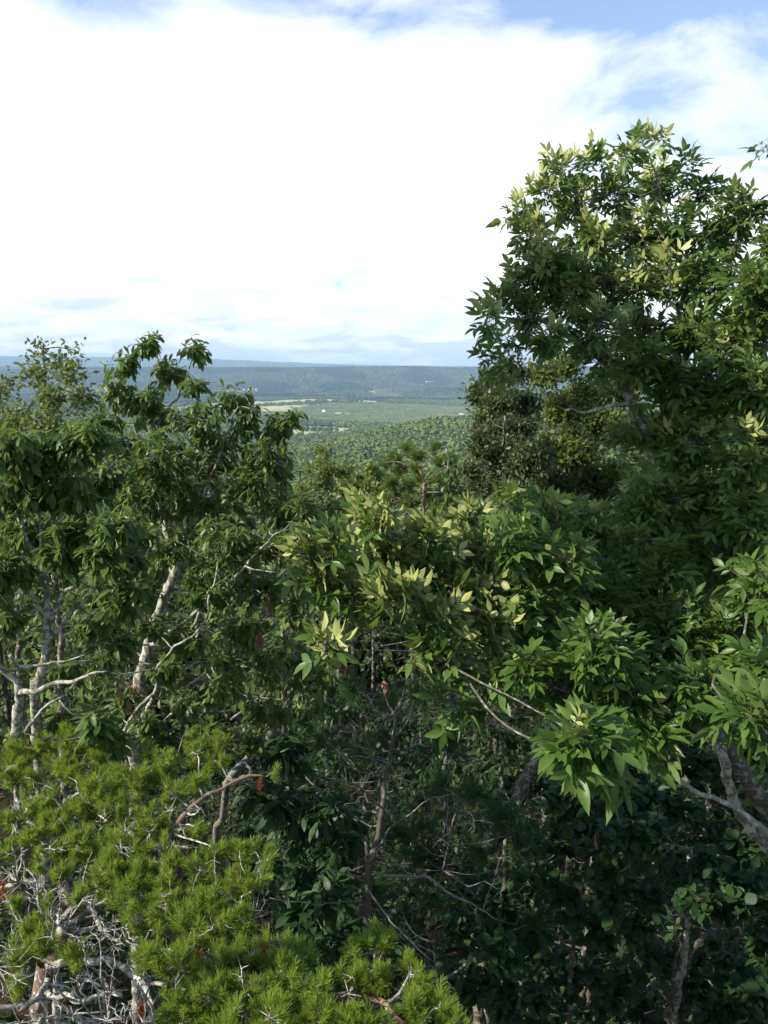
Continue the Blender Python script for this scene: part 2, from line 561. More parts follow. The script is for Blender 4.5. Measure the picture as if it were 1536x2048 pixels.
# ------------------------------------------------------------------ the ground: one sheet to the horizon
rr = np.concatenate([[0.0], np.geomspace(0.8, 1500, 130), np.arange(1520, 6000, 22), np.arange(6050, 8000, 60), np.geomspace(8100, 17300, 50)])
fa = np.linspace(-0.56, 0.56, 420)
ba = np.linspace(0.56, 2 * np.pi - 0.56, 90)[1:-1]
aa = np.concatenate([fa, ba])
RR, AA = np.meshgrid(rr, aa, indexing='ij')
gx, gyy = RR * np.sin(AA), RR * np.cos(AA)
gz = height(gx, gyy)
na = len(aa)
i = np.arange(len(rr) - 1)[:, None] * na
j = np.arange(na)[None]
k = (j + 1) % na
quads = np.stack([i + j, i + na + j, i + na + k, i + k], -1).reshape(-1, 4)[:, ::-1]
ground = mesh_obj('ground', np.stack([gx, gyy, gz], -1).reshape(-1, 3), quads, M['ground'],
                  attr={'meadow': meadow(gx, gyy).ravel(), 'young': (young(gx, gyy) * (1 - meadow(gx, gyy))).ravel(),
                        'wood': sstep(60, 200, RR).ravel()})
tag(ground, kind='structure')


# ------------------------------------------------------------------ growing a tree
def pix(rows):
    """rows (px, py, depth, radius in metres) -> (x, y, z, r)"""
    return np.array([[*at(a, b, c), r] for a, b, c, r in rows])


class Tree:
    """limbs are traced as real 3-D axes; twigs grow from them into the clumps of the crown; leaves sit on the twigs"""
    def __init__(s, name, label, cat, seed, bark, group=None, base=None):
        s.rng = np.random.RandomState(seed)
        s.bark = bark
        s.nodes = []          # skeleton points (x,y,z,r)
        s.limbs = []
        s.twigs = []
        s.tips = []           # (pos, dir, clump index)
        s.meta = (name, label, cat, group)
        s.root = None
        s.twig_extra = []
        s.base = base

    def limb(s, rows, mat=None, world=False, jitter=0.012, label=None, name=None, rough=0.085):
        p = np.asarray(rows, float) if world else pix(rows)
        q = spline(p, max(0.035, p[:, 3].max() * 0.8), jitter, s.rng)
        s.limbs.append((q, mat or s.bark, label, name, rough))
        s.nodes.append(q)
        return q

    def trunk(s, rows, ground_xy=None, mat=None, **kw):
        """the traced trunk, carried down to the ground"""
        p = pix(rows)
        if ground_xy is None:
            d = unit(p[0, :3] - p[1, :3])
            gx, gy = p[0, 0] + d[0] * 0.6, p[0, 1] + d[1] * 0.6
        else:
            gx, gy = ground_xy
        gz = float(height(gx, gy))
        s.base = (gx, gy, gz)
        low = []
        if p[0, 2] - gz > 0.6:
            mid = np.array([(gx * .5 + p[0, 0] * .5), (gy * .5 + p[0, 1] * .5), (gz + p[0, 2]) / 2, p[0, 3] * 1.08])
            low = [[gx, gy, gz - 0.2, p[0, 3] * 1.25], mid]
        s.limb(np.vstack([*low, p]) if low else p, mat, world=True, name='trunk', **kw)

    def clumps(s, rows, n_per=7, tw=0.008, depth_r=1.0, bias=(0, 0, 0.35), sec=True, flat=0.85, reach=None, world=False, dens=1.0):
        """rows (px, py, radius px, depth[, count]): a ball of twig ends each"""
        rng = s.rng
        nodes = np.concatenate(s.nodes)
        for row in rows:
            if world:
                c, rad = np.array(row[:3], float), row[3]
                cnt = row[4] if len(row) > 4 else n_per
            else:
                px, py, rp, d = row[:4]
                c, rad = at(px, py, d), rp * d / F
                cnt = row[4] if len(row) > 4 else n_per
            cnt = max(1, int(cnt * dens))
            dist = np.linalg.norm(nodes[:, :3] - c, axis=1) + 0.5 * np.maximum(0, nodes[:, 2] - c[2])
            src = nodes[np.argmin(dist)]
            if sec:
                v = c - src[:3]
                L = np.linalg.norm(v)
                m1 = src[:3] + v * 0.4 + rng.randn(3) * 0.06 * L + np.array([0, 0, -0.06 * L])
                m2 = src[:3] + v * 0.75 + rng.randn(3) * 0.05 * L + np.array([0, 0, 0.02 * L])
                r0 = min(src[3] * 0.7, 0.006 + 0.006 * L)
                q = spline(np.array([[*src[:3], r0], [*m1, r0 * .75], [*m2, r0 * .6], [*c, tw * .6]]), 0.07, 0.008, rng)
                s.twigs.append(('sec', q))
                own = q[len(q) // 3:]
            else:
                own = nodes[np.argsort(dist)[:12]]
            u = unit(rng.randn(cnt, 3))
            rad_u = rng.rand(cnt) ** 0.45
            off = u * rad_u[:, None] * rad * np.array([1, depth_r, flat])
            tip = c + off
            for p_, o_ in zip(tip, u):
                dd = np.linalg.norm(own[:, :3] - p_, axis=1) * (0.8 + 0.4 * rng.rand(len(own)))
                st = own[np.argmin(dd)]
                v = p_ - st[:3]
                L = np.linalg.norm(v) + 1e-6
                dirn = unit(v / L + 0.5 * o_ + np.array(bias))
                m_ = st[:3] + v * 0.55 - dirn * 0.12 * L + rng.randn(3) * 0.05 * L
                m0 = st[:3] + v * 0.28 + rng.randn(3) * 0.04 * L
                rr_ = min(tw, st[3])
                s.twigs.append(('tw', np.array([[*st[:3], rr_], [*m0, rr_ * .8], [*m_, rr_ * .65], [*(p_ - dirn * 0.12 * L), rr_ * .5], [*p_, rr_ * .35]])))
                s.tips.append((p_, dirn))

    def finish(s, parts=(), twig_mat=None, sides=9):
        name, label, cat, group = s.meta
        root = thing(name, label, cat, s.base, group)
        s.root = root
        org = np.array(s.base)
        for q, mat, lab, nm, rough in s.limbs:
            b = Soup()
            b.add(*tube(q, sides, s.rng, rough))
            b.build(nm or 'limb', mat, root, org, label=lab)
        tw = Soup()
        for kind, q in s.twigs:
            if kind == 'sec':
                tw.add(*tube(q, 5))
        tt = [q for kind, q in s.twigs if kind == 'tw']
        if tt:
            tw.add(*twig_tubes(np.array(tt)))
        for v_, f_ in s.twig_extra:
            tw.add(v_, f_)
        for nm, soup, mat, lab in parts:
            ex = None
            if nm == 'crown':      # the thin twigs run all through the crown: one mesh, two materials
                ex = (twig_mat or s.bark, sum(len(f) for f in soup.f))
                for v_, f_ in zip(tw.v, tw.f):
                    soup.add(v_, f_ - f_.min())
            soup.build(nm, mat, root, org, label=lab, extra=ex)
        return root

    def tipdata(s):
        return np.array([a for a, b in s.tips]), np.array([b for a, b in s.tips])


def oak_leaves(P, D, rng, length=0.14, per=(6, 10), droop=0.55, tmpl=OAK, spread=1.0, back=0.07, tint=(0, 1)):
    """a whorl of leaves at each twig end, hanging outward and down"""
    s = Soup()
    cnt = rng.randint(per[0], per[1] + 1, len(P))
    idx = np.repeat(np.arange(len(P)), cnt)
    n = len(idx)
    d0 = D[idx]
    ref = unit(np.cross(d0, np.array([0.3, 0.5, 0.8])))
    ref2 = np.cross(d0, ref)
    a = rng.rand(n) * 2 * np.pi
    out = ref * np.cos(a)[:, None] + ref2 * np.sin(a)[:, None]
    axis = unit(out * spread * (0.6 + 0.5 * rng.rand(n))[:, None] + d0 * (0.15 + 0.6 * rng.rand(n))[:, None]
                + np.array([0, 0, -1]) * (droop * (0.3 + 1.1 * rng.rand(n)))[:, None])
    nrm = unit(np.array([0, 0, 1.0]) + 0.5 * out + 0.35 * rng.randn(n, 3))
    pos = P[idx] - d0 * (rng.rand(n) * back)[:, None]
    sc = length * (0.5 + 0.7 * rng.rand(n))
    scl = np.stack([sc * (0.85 + 0.3 * rng.rand(n)), sc, sc * (0.4 + 1.3 * rng.rand(n))], -1)
    V, Fc, k = inst(*tmpl, frames(axis, nrm), scl, pos)
    cl = rng.rand(len(P))[idx]
    tn = np.clip(0.6 * cl + 0.4 * rng.rand(n), 0, 1) * (tint[1] - tint[0]) + tint[0]
    s.add(V, Fc, np.repeat(tn, k))
    return s


def hickory_leaves(P, D, rng, size, per=(2, 4), flip=None):
    """pinnate leaves of five (or seven) pointed leaflets on a thin stalk, several at each twig end"""
    s = Soup()
    st = Soup()
    cnt = rng.randint(per[0], per[1] + 1, len(P))
    idx = np.repeat(np.arange(len(P)), cnt)
    n = len(idx)
    d0 = D[idx]
    ref = unit(np.cross(d0, np.array([0.3, 0.5, 0.8])))
    ref2 = np.cross(d0, ref)
    a = rng.rand(n) * 2 * np.pi
    out = ref * np.cos(a)[:, None] + ref2 * np.sin(a)[:, None]
    fl = np.zeros(n, bool) if flip is None else (rng.rand(n) < flip[idx])
    up = np.where(fl, 0.95, -0.10)
    ax = unit(out * 0.9 + d0 * (0.2 + 0.5 * rng.rand(n))[:, None] + np.array([0, 0, 1.0]) * (up + 0.35 * rng.randn(n))[:, None])
    nr = unit(np.array([0, 0, 1.0]) + 0.5 * out + 0.3 * rng.randn(n, 3))
    # raised leaves show their undersides to the valley side and to the viewer
    nr = np.where(fl[:, None], unit(np.array([0.85, 0.6, 0.05]) + 0.4 * rng.randn(n, 3)), nr)
    Fm = frames(ax, nr)
    size_n = np.asarray(size)[idx] * (0.55 + 0.65 * rng.rand(n))
    pos = P[idx] - d0 * (rng.rand(n) * 0.10)[:, None]
    tn = np.clip(0.5 * rng.rand(len(P))[idx] + 0.5 * rng.rand(n), 0, 1)
    # rachis
    t = np.linspace(0, 1, 4)
    Q = pos[:, None] + (Fm[:, :, 1][:, None] * t[None, :, None] * 0.55 - np.array([0, 0, 1.0]) * 0.06 * (t ** 2)[None, :, None]) * size_n[:, None, None]
    st.add(*twig_tubes(np.concatenate([Q, np.full((n, 4, 1), 0.0012)], -1), 3))
    spec = [(1.0, 0.0, 1.0), (0.93, 0.95, 0.88), (0.93, -0.95, 0.88), (0.55, 1.15, 0.62), (0.55, -1.15, 0.62)]
    for (tt, ang, ln) in spec:
        bp_ = pos + (Fm[:, :, 1] * tt * 0.55 - np.array([0, 0, 1.0]) * 0.06 * tt ** 2) * size_n[:, None]
        an = ang * (0.85 + 0.3 * rng.rand(n))
        dv = Fm[:, :, 1] * np.cos(an)[:, None] + Fm[:, :, 0] * np.sin(an)[:, None] + 0.13 * rng.randn(n, 3)
        nn = Fm[:, :, 2] + 0.28 * rng.randn(n, 3)
        sc = size_n * 0.55 * ln * (0.85 + 0.3 * rng.rand(n))
        scl = np.stack([sc * (0.85 + .35 * rng.rand(n)), sc, sc * (0.3 + 1.4 * rng.rand(n))], -1)
        V, Fc, k = inst(*HICK, frames(dv, nn), scl, bp_)
        s.add(V, Fc, np.repeat(np.clip(tn + 0.12 * rng.randn(n), 0, 1) + 2.0 * fl, k))
    return s, st


def loose_leaves(P, D, rng, length=0.05, per=9, tmpl=SMALL, back=0.25, tint=(0, 1), wide=1.0, up=0.1):
    """small leaves scattered along the last part of each twig"""
    s = Soup()
    n = len(P) * per
    idx = np.repeat(np.arange(len(P)), per)
    d0 = D[idx]
    pos = P[idx] - d0 * (rng.rand(n) * back)[:, None] + rng.randn(n, 3) * 0.25 * back
    ax = unit(rng.randn(n, 3) * 0.8 + d0 * 0.7 + np.array([0, 0, up]))
    nrm = unit(np.array([0, 0, 0.8]) + rng.randn(n, 3) * 0.6)
    sc = length * (0.6 + 0.7 * rng.rand(n))
    V, Fc, k = inst(*tmpl, frames(ax, nrm), np.stack([sc * wide, sc, sc], -1), pos)
    tn = np.clip(0.55 * rng.rand(len(P))[idx] + 0.45 * rng.rand(n), 0, 1) * (tint[1] - tint[0]) + tint[0]
    s.add(V, Fc, np.repeat(tn, k))
    return s


def needle_tufts(P, D, rng, length=0.055, shoot=0.09, per=80, width=0.0022, tint=(0, 1), spread=0.75):
    """bottle-brush shoots of needles"""
    s = Soup()
    n = len(P) * per
    idx = np.repeat(np.arange(len(P)), per)
    d0 = D[idx]
    ref = unit(np.cross(d0, np.array([0.3, 0.5, 0.8])))
    ref2 = np.cross(d0, ref)
    a = rng.rand(n) * 2 * np.pi
    u = rng.rand(n)
    out = ref * np.cos(a)[:, None] + ref2 * np.sin(a)[:, None]
    sh = shoot * (0.6 + 0.8 * rng.rand(len(P)))[idx]
    ln = length * (0.75 + 0.4 * rng.rand(n)) * (0.8 + 0.4 * rng.rand(len(P)))[idx]
    p0 = P[idx] - d0 * (sh * (1 - u))[:, None]
    ax = unit(d0 * (0.45 + 0.9 * u ** 2)[:, None] + out * spread * (0.6 + 0.6 * rng.rand(n))[:, None] + 0.12 * rng.randn(n, 3))
    side = unit(np.cross(ax, rng.randn(n, 3)))
    p1 = p0 + ax * ln[:, None]
    w = width * (0.8 + 0.4 * rng.rand(n))[:, None]
    V = np.stack([p0 - side * w * .5, p0 + side * w * .5, p1 + side * w * .25, p1 - side * w * .25], 1).reshape(-1, 3)
    b = np.arange(n)[:, None] * 4
    Fc = np.concatenate([b + np.array([0, 1, 2]), b + np.array([0, 2, 3])])
    tn = np.clip(0.6 * rng.rand(len(P))[idx] + 0.4 * rng.rand(n), 0, 1) * (tint[1] - tint[0]) + tint[0]
    s.add(V, Fc, np.repeat(tn, 4))
    return s


def part_soup(pos, rng, kind):
    """small dead pieces that hang in a crown"""
    P = np.array([pos])
    if kind == 'needles':
        return needle_tufts(P, unit(np.array([[0.1, -0.2, 0.9]])), rng, 0.04, 0.10, 150, 0.003)
    return oak_leaves(P, np.array([[0.1, 0.1, -0.9]]), rng, 0.07, (12, 16), 0.7, spread=1.0, back=.1)


# ================================================================== the near trees
# ---- pine, lower left: a flat crown seen from above
pine = Tree('pine_tree', 'yellow green pine with white lichen covered branches filling the lower left corner', 'pine tree', 11, M['bark_pine'])


def pd(py):
    return 3.35 + (2048 - py) / 600 * 1.75


def prow(rows, add=0.0):
    return [(a, b, pd(b) + add + (c if len(r) > 0 else 0), r[0]) for a, b, c, *r in rows]


pine.trunk([(85, 2000, 4.35, .05), (100, 1960, 4.35, .045), (125, 1880, 4.35, .042), (132, 1800, 4.4, .036), (120, 1720, 4.5, .03), (110, 1640, 4.75, .022), (120, 1560, 5.0, .012)],
           ground_xy=(-2.0, 3.3))
white = M['bark_lichen']
for rows in (
        [(130, 1850, .3, .026), (100, 1790, .25, .024), (60, 1765, .22, .022), (0, 1775, .2, .018), (-80, 1800, .2, .014)],
        [(128, 1840, .3, .024), (170, 1800, .2, .02), (200, 1850, .15, .016), (240, 1880, .15, .013), (330, 1865, .1, .009), (400, 1860, .1, .005)],
        [(110, 1930, .5, .028), (190, 1925, .3, .024), (240, 1935, .25, .022), (275, 1965, .2, .02), (300, 2020, .2, .017), (320, 2090, .2, .012)],
        [(95, 1960, .55, .022), (60, 2010, .4, .018), (0, 2010, .35, .017), (-60, 2000, .3, .013)],
        [(90, 1990, .6, .02), (160, 2000, .3, .016), (230, 1990, .25, .014), (260, 1960, .2, .01)],
        [(118, 1720, .2, .02), (60, 1640, .2, .016), (20, 1590, .15, .014), (45, 1560, .1, .01), (90, 1570, .1, .006)],
        [(118, 1720, .2, .018), (70, 1690, .15, .014), (20, 1640, .1, .012), (-40, 1610, .1, .008)],
        [(120, 1700, .2, .018), (180, 1640, .15, .013), (240, 1600, .1, .01), (290, 1560, .05, .006)],
        [(45, 1560, .1, .008), (70, 1500, .05, .006), (100, 1480, .05, .004)],
        [(130, 1850, .3, .022), (210, 1800, .3, .018), (270, 1740, .2, .015), (310, 1700, .15, .013)],
        [(240, 1880, .15, .012), (350, 1900, .15, .01), (440, 1870, .1, .008), (500, 1830, .05, .005)],
        [(275, 1965, .2, .016), (380, 1975, .2, .014), (470, 1950, .15, .011), (560, 1930, .1, .008)],
        [(300, 2020, .2, .016), (420, 2060, .2, .014), (560, 2030, .2, .012), (620, 1990, .15, .008)],
        [(210, 1960, .25, .012), (218, 2000, .2, .012), (215, 2060, .2, .01)],
        [(200, 1850, .2, .012), (120, 1850, .1, .01), (60, 1880, .1, .007), (0, 1930, .05, .004)],
):
    pine.limb([(a, b, c, r * .72) for a, b, c, r in prow(rows)], white, jitter=0.02, rough=0.12)
pine.limb(prow([(305, 1705, .15, .02), (345, 1665, .1, .018), (372, 1625, .05, .016), (400, 1598, .05, .014), (445, 1578, .05, .011), (500, 1556, .05, .008), (532, 1553, .05, .004)]),
          M['bark_pink'], label='bare pinkish brown branch stretching to the right')
pine.limb(prow([(560, 2060, .2, .02), (640, 2010, .1, .018), (700, 1995, .1, .017), (760, 2003, .1, .016), (790, 2035, .1, .014), (830, 2080, .1, .012)]), M['bark_pink'])
pine.limb(prow([(690, 1998, .1, .01), (720, 1970, .05, .009), (745, 1940, .05, .007), (752, 1905, .05, .005), (768, 1880, 0, .003)]), white)
pine.limb(prow([(770, 2008, .1, .008), (800, 1985, .05, .007), (820, 1950, .0, .005), (828, 1925, 0, .003)]), white)
PT = [(20, 1490, 35), (80, 1490, 40), (150, 1480, 45), (190, 1458, 25), (205, 1505, 30), (30, 1530, 32), (110, 1530, 32), (330, 1530, 40),
      (390, 1505, 42), (430, 1480, 32), (385, 1468, 20), (435, 1520, 22), (190, 1570, 50), (270, 1570, 50), (335, 1580, 40), (60, 1610, 30),
      (95, 1600, 30), (230, 1620, 50), (300, 1640, 45), (110, 1650, 40), (50, 1670, 35), (160, 1685, 50), (250, 1695, 60), (392, 1655, 20),
      (330, 1730, 60), (200, 1750, 50), (75, 1722, 25), (120, 1740, 25), (270, 1780, 60), (340, 1800, 60), (400, 1745, 40), (430, 1700, 30),
      (480, 1700, 30), (500, 1690, 25), (535, 1715, 20), (520, 1750, 25), (480, 1775, 40), (420, 1800, 50), (440, 1850, 50), (490, 1840, 35),
      (380, 1850, 50), (290, 1840, 40), (30, 1800, 20), (60, 1855, 35), (40, 1905, 30), (90, 1890, 35), (150, 1905, 30), (300, 1905, 40),
      (360, 1930, 50), (440, 1925, 50), (500, 1910, 40), (550, 1885, 32), (600, 1915, 40), (560, 1955, 50), (500, 1985, 50), (420, 1995, 60),
      (355, 2005, 40), (620, 1985, 50), (650, 2035, 60), (540, 2035, 50), (450, 2050, 50), (700, 1905, 28), (722, 1885, 22), (765, 1858, 22),
      (772, 1885, 20), (710, 1955, 35), (760, 1955, 35), (820, 1922, 28), (842, 1960, 28), (872, 1985, 28), (830, 2015, 40), (890, 2015, 28),
      (915, 2045, 22), (750, 2040, 40), (700, 2045, 40), (30, 1965, 20), (553, 1537, 9), (300, 1500, 22), (90, 1800, 16), (390, 1560, 28),
      (20, 1560, 25), (150, 1790, 20), (-40, 1500, 40), (-40, 1600, 40), (-50, 1850, 40), (-40, 1700, 40), (20, 1530, 40), (140, 1540, 34), (60, 1560, 28), (170, 1610, 40), (20, 1640, 28), (90, 1640, 30), (250, 1540, 26), (240, 1740, 40), (120, 1690, 36), (20, 1700, 24), (300, 1540, 26)]
pine.clumps([(a, b, c, pd(b), max(2, int((0.0105 if not (a < 260 and b > 1780) else 0.011) * c * c) + 2)) for a, b, c in PT], tw=0.0045, bias=(-0.1, -0.1, 1.5), flat=0.8)
Pp, Dp = pine.tipdata()
needles = needle_tufts(Pp, Dp, pine.rng, 0.05, 0.075, 100, 0.0026, spread=0.6)
# bare white twigs where the needles have dropped
nl = len(pine.tips)
bare_c = [(x, y, 32, pd(y) + (0.12 if k % 3 else -0.04), 11) for k, (x, y) in enumerate(((20, 1745), (70, 1770), (130, 1790), (180, 1820), (210, 1860), (60, 1800), (100, 1830), (150, 1860),
          (230, 1900), (60, 1950), (150, 1950), (210, 1990), (260, 2020), (120, 2020), (40, 2020), (300, 1960), (70, 1560), (60, 1590), (30, 1620),
          (110, 1590), (380, 1620), (350, 1690), (480, 1560), (500, 1540), (400, 1740), (420, 1770), (180, 1900), (20, 1860), (230, 1840), (10, 1990),
          (700, 1990), (740, 1960), (200, 2040), (90, 2040), (340, 1960), (160, 1750), (30, 1700), (300, 1700), (330, 1660), (440, 1800), (480, 1860), (520, 1830), (250, 1660), (420, 1900), (380, 1700), (560, 1900), (620, 1960), (800, 1980), (830, 1950), (660, 2010)))]
pine.clumps(bare_c, tw=0.0036, bias=(0, -0.1, 0.15))
pine.clumps([(x, y, 40, pd(y) - 0.12, 8) for x, y in ((20, 1740), (70, 1790), (40, 1840), (130, 1830), (190, 1830), (90, 1930), (180, 1960), (60, 1990), (230, 1930), (250, 2010), (150, 2030), (40, 2040), (120, 1780), (200, 1880), (10, 1790), (60, 1740), (100, 1870), (20, 1900), (150, 1880), (220, 1980), (110, 1970), (280, 1960), (30, 1960), (80, 2040), (210, 2040), (290, 2040), (160, 1800), (240, 1860))], tw=0.004, bias=(0, -0.1, 0.2))
pine.clumps([(x, y, 34, pd(y) - 0.10, 6) for x, y in ((60, 1560), (90, 1575), (30, 1610), (110, 1600), (150, 1570), (20, 1650), (120, 1640), (330, 1620), (360, 1660), (300, 1660), (200, 1640), (430, 1720), (240, 1700), (170, 1730), (400, 1620), (100, 1700), (40, 1700), (480, 1790), (300, 1860), (420, 1860), (350, 1960), (480, 1940), (330, 1790), (10, 1540))], tw=0.0038, bias=(0, -0.1, 0.2))
pine.clumps([(x + 25, y + 15, 26, pd(y) + 0.05, 4) for x, y, *_ in bare_c[:20]], tw=0.0045, bias=(0, -0.1, 0.3))
parts = [('crown', needles, M['needle'], None)]
for (x, y, dd) in ((475, 1750, -.05), (398, 1910, -.08), (530, 1895, -.05), (282, 2015, -.05), (520, 1562, 0), (5, 1770, 0)):
    parts.append(('dead_needle_tuft', part_soup(at(x, y, pd(y) + dd), pine.rng, 'needles'), M['dead_needle'], 'rust coloured tuft of dead needles'))


def cone_soup(p, r, rng):
    s = Soup()
    n = 60
    k = np.arange(n)
    ph = k * 2.399
    zz_ = (k / n * 2 - 1)
    rad = np.sqrt(1 - zz_ ** 2) * (1 - 0.35 * zz_) * 0.85
    d = np.stack([rad * np.cos(ph), rad * np.sin(ph), zz_ * 1.1], -1)
    V, Fc, kk = inst(ROUND[0], ROUND[1], frames(unit(d + np.array([0, 0, .5])), d), np.full(n, r * 0.8), p + d * r * 0.6)
    s.add(V, Fc, np.zeros(len(V)))
    return s


for (x, y) in ((764, 1920), (378, 1708), (355, 1745)):
    parts.append(('pine_cone', cone_soup(at(x, y, pd(y) - 0.03), 0.026, pine.rng), M['cone'], None))
pine.finish(parts, twig_mat=M['bark_lichen'])

# ---- the tall oak left of the valley gap
oak = Tree('oak_tree', 'tall glossy leaved oak rising above the horizon left of the valley gap', 'oak tree', 21, M['bark_pale'])
oak.trunk([(270, 1500, 6.9, 0.0561), (300, 1270, 6.8, 0.0495), (345, 1155, 6.8, 0.0396), (370, 1075, 6.8, 0.0297), (410, 1010, 6.8, 0.0224), (455, 965, 6.8, 0.0185), (505, 915, 6.7, 0.0132)],
          ground_xy=(-2.6, 6.6))
for rows in (
        [(345, 1155, 6.8, 0.0297), (330, 1040, 7.0, 0.0238), (310, 930, 7.0, 0.0185), (315, 830, 7.0, 0.0132), (320, 740, 7.0, 0.0079), (305, 670, 7.0, 0.0040)],
        [(315, 850, 7.0, 0.0119), (360, 780, 6.9, 0.0079), (390, 700, 6.9, 0.0040)],
        [(310, 930, 7.0, 0.0119), (270, 850, 6.9, 0.0092), (240, 760, 6.9, 0.0053)],
        [(370, 1075, 6.8, 0.0198), (420, 960, 6.6, 0.0145), (450, 880, 6.5, 0.0106), (480, 810, 6.5, 0.0053)],
        [(300, 1290, 6.7, 0.0198), (390, 1230, 6.4, 0.0158), (470, 1150, 6.2, 0.0119), (560, 1060, 6.1, 0.0066)],
        [(280, 1450, 6.8, 0.0264), (330, 1350, 6.4, 0.0172), (380, 1270, 6.2, 0.0132), (420, 1190, 6.1, 0.0092), (440, 1130, 6.1, 0.0053)],
        [(235, 1500, 5.9, 0.0145), (260, 1440, 5.9, 0.0132), (300, 1390, 5.9, 0.0119), (325, 1310, 5.9, 0.0106), (400, 1260, 5.9, 0.0086), (420, 1190, 5.9, 0.0059)],
        [(305, 1480, 6.0, 0.0172), (330, 1445, 6.0, 0.0158), (360, 1400, 6.0, 0.0132), (420, 1330, 6.0, 0.0092), (480, 1250, 6.0, 0.0053)],
):
    oak.limb(rows, jitter=0.02)
OC = [(300, 685, 38), (390, 695, 38), (245, 720, 42), (330, 745, 48), (225, 780, 48), (300, 815, 68), (395, 770, 35), (390, 845, 68),
      (470, 795, 42), (490, 845, 55), (555, 855, 45), (583, 835, 30), (440, 905, 75), (540, 905, 55), (330, 905, 78), (565, 945, 45),
      (500, 965, 65), (400, 995, 75), (300, 985, 78), (560, 1015, 58), (605, 1015, 40), (450, 1085, 75), (555, 1085, 65), (350, 1095, 58),
      (250, 1065, 58), (520, 1165, 75), (420, 1175, 65), (600, 1155, 48), (590, 1225, 48), (480, 1255, 65), (380, 1275, 50), (600, 1315, 50),
      (540, 1335, 48), (450, 1365, 45), (330, 1335, 45), (635, 1405, 30), (300, 1450, 40), (370, 1405, 36), (420, 1450, 40), (240, 880, 50), (280, 1180, 50), (300, 1240, 40), (200, 1320, 40), (180, 1250, 40), (240, 1400, 45), (200, 1480, 40), (130, 1330, 36), (340, 1480, 40), (450, 1320, 45), (500, 1480, 40), (560, 1420, 36),
      (210, 840, 40), (640, 1060, 40), (520, 1420, 40), (250, 960, 55)]
oak.clumps([(a, b, c, 6.6 - 0.0012 * max(0, b - 950) + oak.rng.randn() * 0.25, max(3, int(c * c * 0.0075) + 3)) for a, b, c in OC], tw=0.006, bias=(0, -0.1, 0.25))
P_, D_ = oak.tipdata()
crown = oak_leaves(P_, D_, oak.rng, 0.099, (10, 15), 0.62, back=.13)
parts = [('crown', crown, M['oak_leaf'], None)]
for (x, y, d) in ((240, 1385, 5.6), (272, 1390, 5.6), (262, 1420, 5.6)):
    parts.append(('dead_leaf_cluster', part_soup(at(x, y, d), oak.rng, 'leaves'), M['dead_leaf'], 'withered tan leaves hanging in a bunch'))
for (x, y, d) in ((520, 1285, 5.6), (540, 1220, 5.6), (690, 1345, 5.4)):
    parts.append(('dead_leaf_cluster', part_soup(at(x, y, d), oak.rng, 'leaves'), M['red_leaf'], 'reddish withered leaves hanging in a bunch'))
oak.finish(parts)

# ---- oak at the left edge with a pale, lichen-spotted stem
oak2 = Tree('oak_tree', 'oak with pale lichen spotted stem and forked branches at the left edge', 'oak tree', 22, M['bark_pale'])
oak2.trunk([(72, 1460, 5.1, 0.0320), (82, 1380, 5.05, 0.0288), (88, 1320, 5.0, 0.0272), (97, 1245, 5.0, 0.0240), (90, 1170, 5.0, 0.0176), (84, 1100, 5.0, 0.0120), (80, 1010, 5.0, 0.0064)],
           ground_xy=(-2.55, 5.2))
for rows in (
        [(97, 1250, 5.0, 0.0192), (125, 1200, 4.95, 0.0144), (170, 1145, 4.9, 0.0096), (190, 1080, 4.9, 0.0056)],
        [(95, 1240, 5.0, 0.0176), (70, 1205, 5.0, 0.0136), (55, 1170, 5.0, 0.0104), (40, 1100, 5.0, 0.0064)],
        [(30, 1470, 5.0, 0.0320), (40, 1400, 4.95, 0.0288), (38, 1375, 4.9, 0.0224), (10, 1340, 4.85, 0.0192), (-40, 1300, 4.8, 0.0144)],
        [(38, 1385, 4.9, 0.0192), (60, 1380, 4.8, 0.0168), (110, 1370, 4.75, 0.0144), (160, 1358, 4.7, 0.0112), (220, 1345, 4.65, 0.0064)],
        [(20, 1310, 4.7, 0.0112), (40, 1335, 4.75, 0.0112), (85, 1330, 4.75, 0.0096), (130, 1322, 4.75, 0.0064), (170, 1310, 4.75, 0.0032)],
        [(50, 1465, 4.8, 0.0112), (75, 1430, 4.8, 0.0096), (110, 1400, 4.8, 0.0080), (160, 1365, 4.8, 0.0040)],
        [(97, 1280, 5.0, 0.0144), (140, 1230, 5.1, 0.0112), (190, 1180, 5.1, 0.0064)],
        [(90, 1170, 5.0, 0.0128), (50, 1060, 5.0, 0.0088), (20, 960, 5.1, 0.0056)],
        [(90, 1150, 5.0, 0.0120), (130, 1020, 5.1, 0.0088), (160, 920, 5.2, 0.0056)],
):
    oak2.limb(rows, jitter=0.014)
OC2 = [(30, 890, 58), (100, 905, 58), (170, 880, 58), (40, 965, 68), (130, 975, 68), (205, 955, 58), (50, 1055, 68), (140, 1065, 60),
       (235, 1045, 55), (25, 1135, 50), (130, 1115, 42), (205, 1115, 48), (265, 1115, 38), (15, 1235, 38), (245, 1195, 55), (205, 1235, 36),
       (240, 1285, 36), (190, 1445, 42), (130, 1435, 36), (225, 1475, 34), (-40, 1000, 60), (-40, 1150, 60), (100, 1100, 30)]
oak2.clumps([(a, b, c, 4.9 + oak2.rng.randn() * 0.2, max(3, int(c * c * 0.008) + 3)) for a, b, c in OC2], tw=0.006, bias=(0, -0.1, 0.2))
P_, D_ = oak2.tipdata()
oak2.finish([('crown', oak_leaves(P_, D_, oak2.rng, 0.108, (10, 15), 0.7, back=.12), M['oak_leaf'], None)])


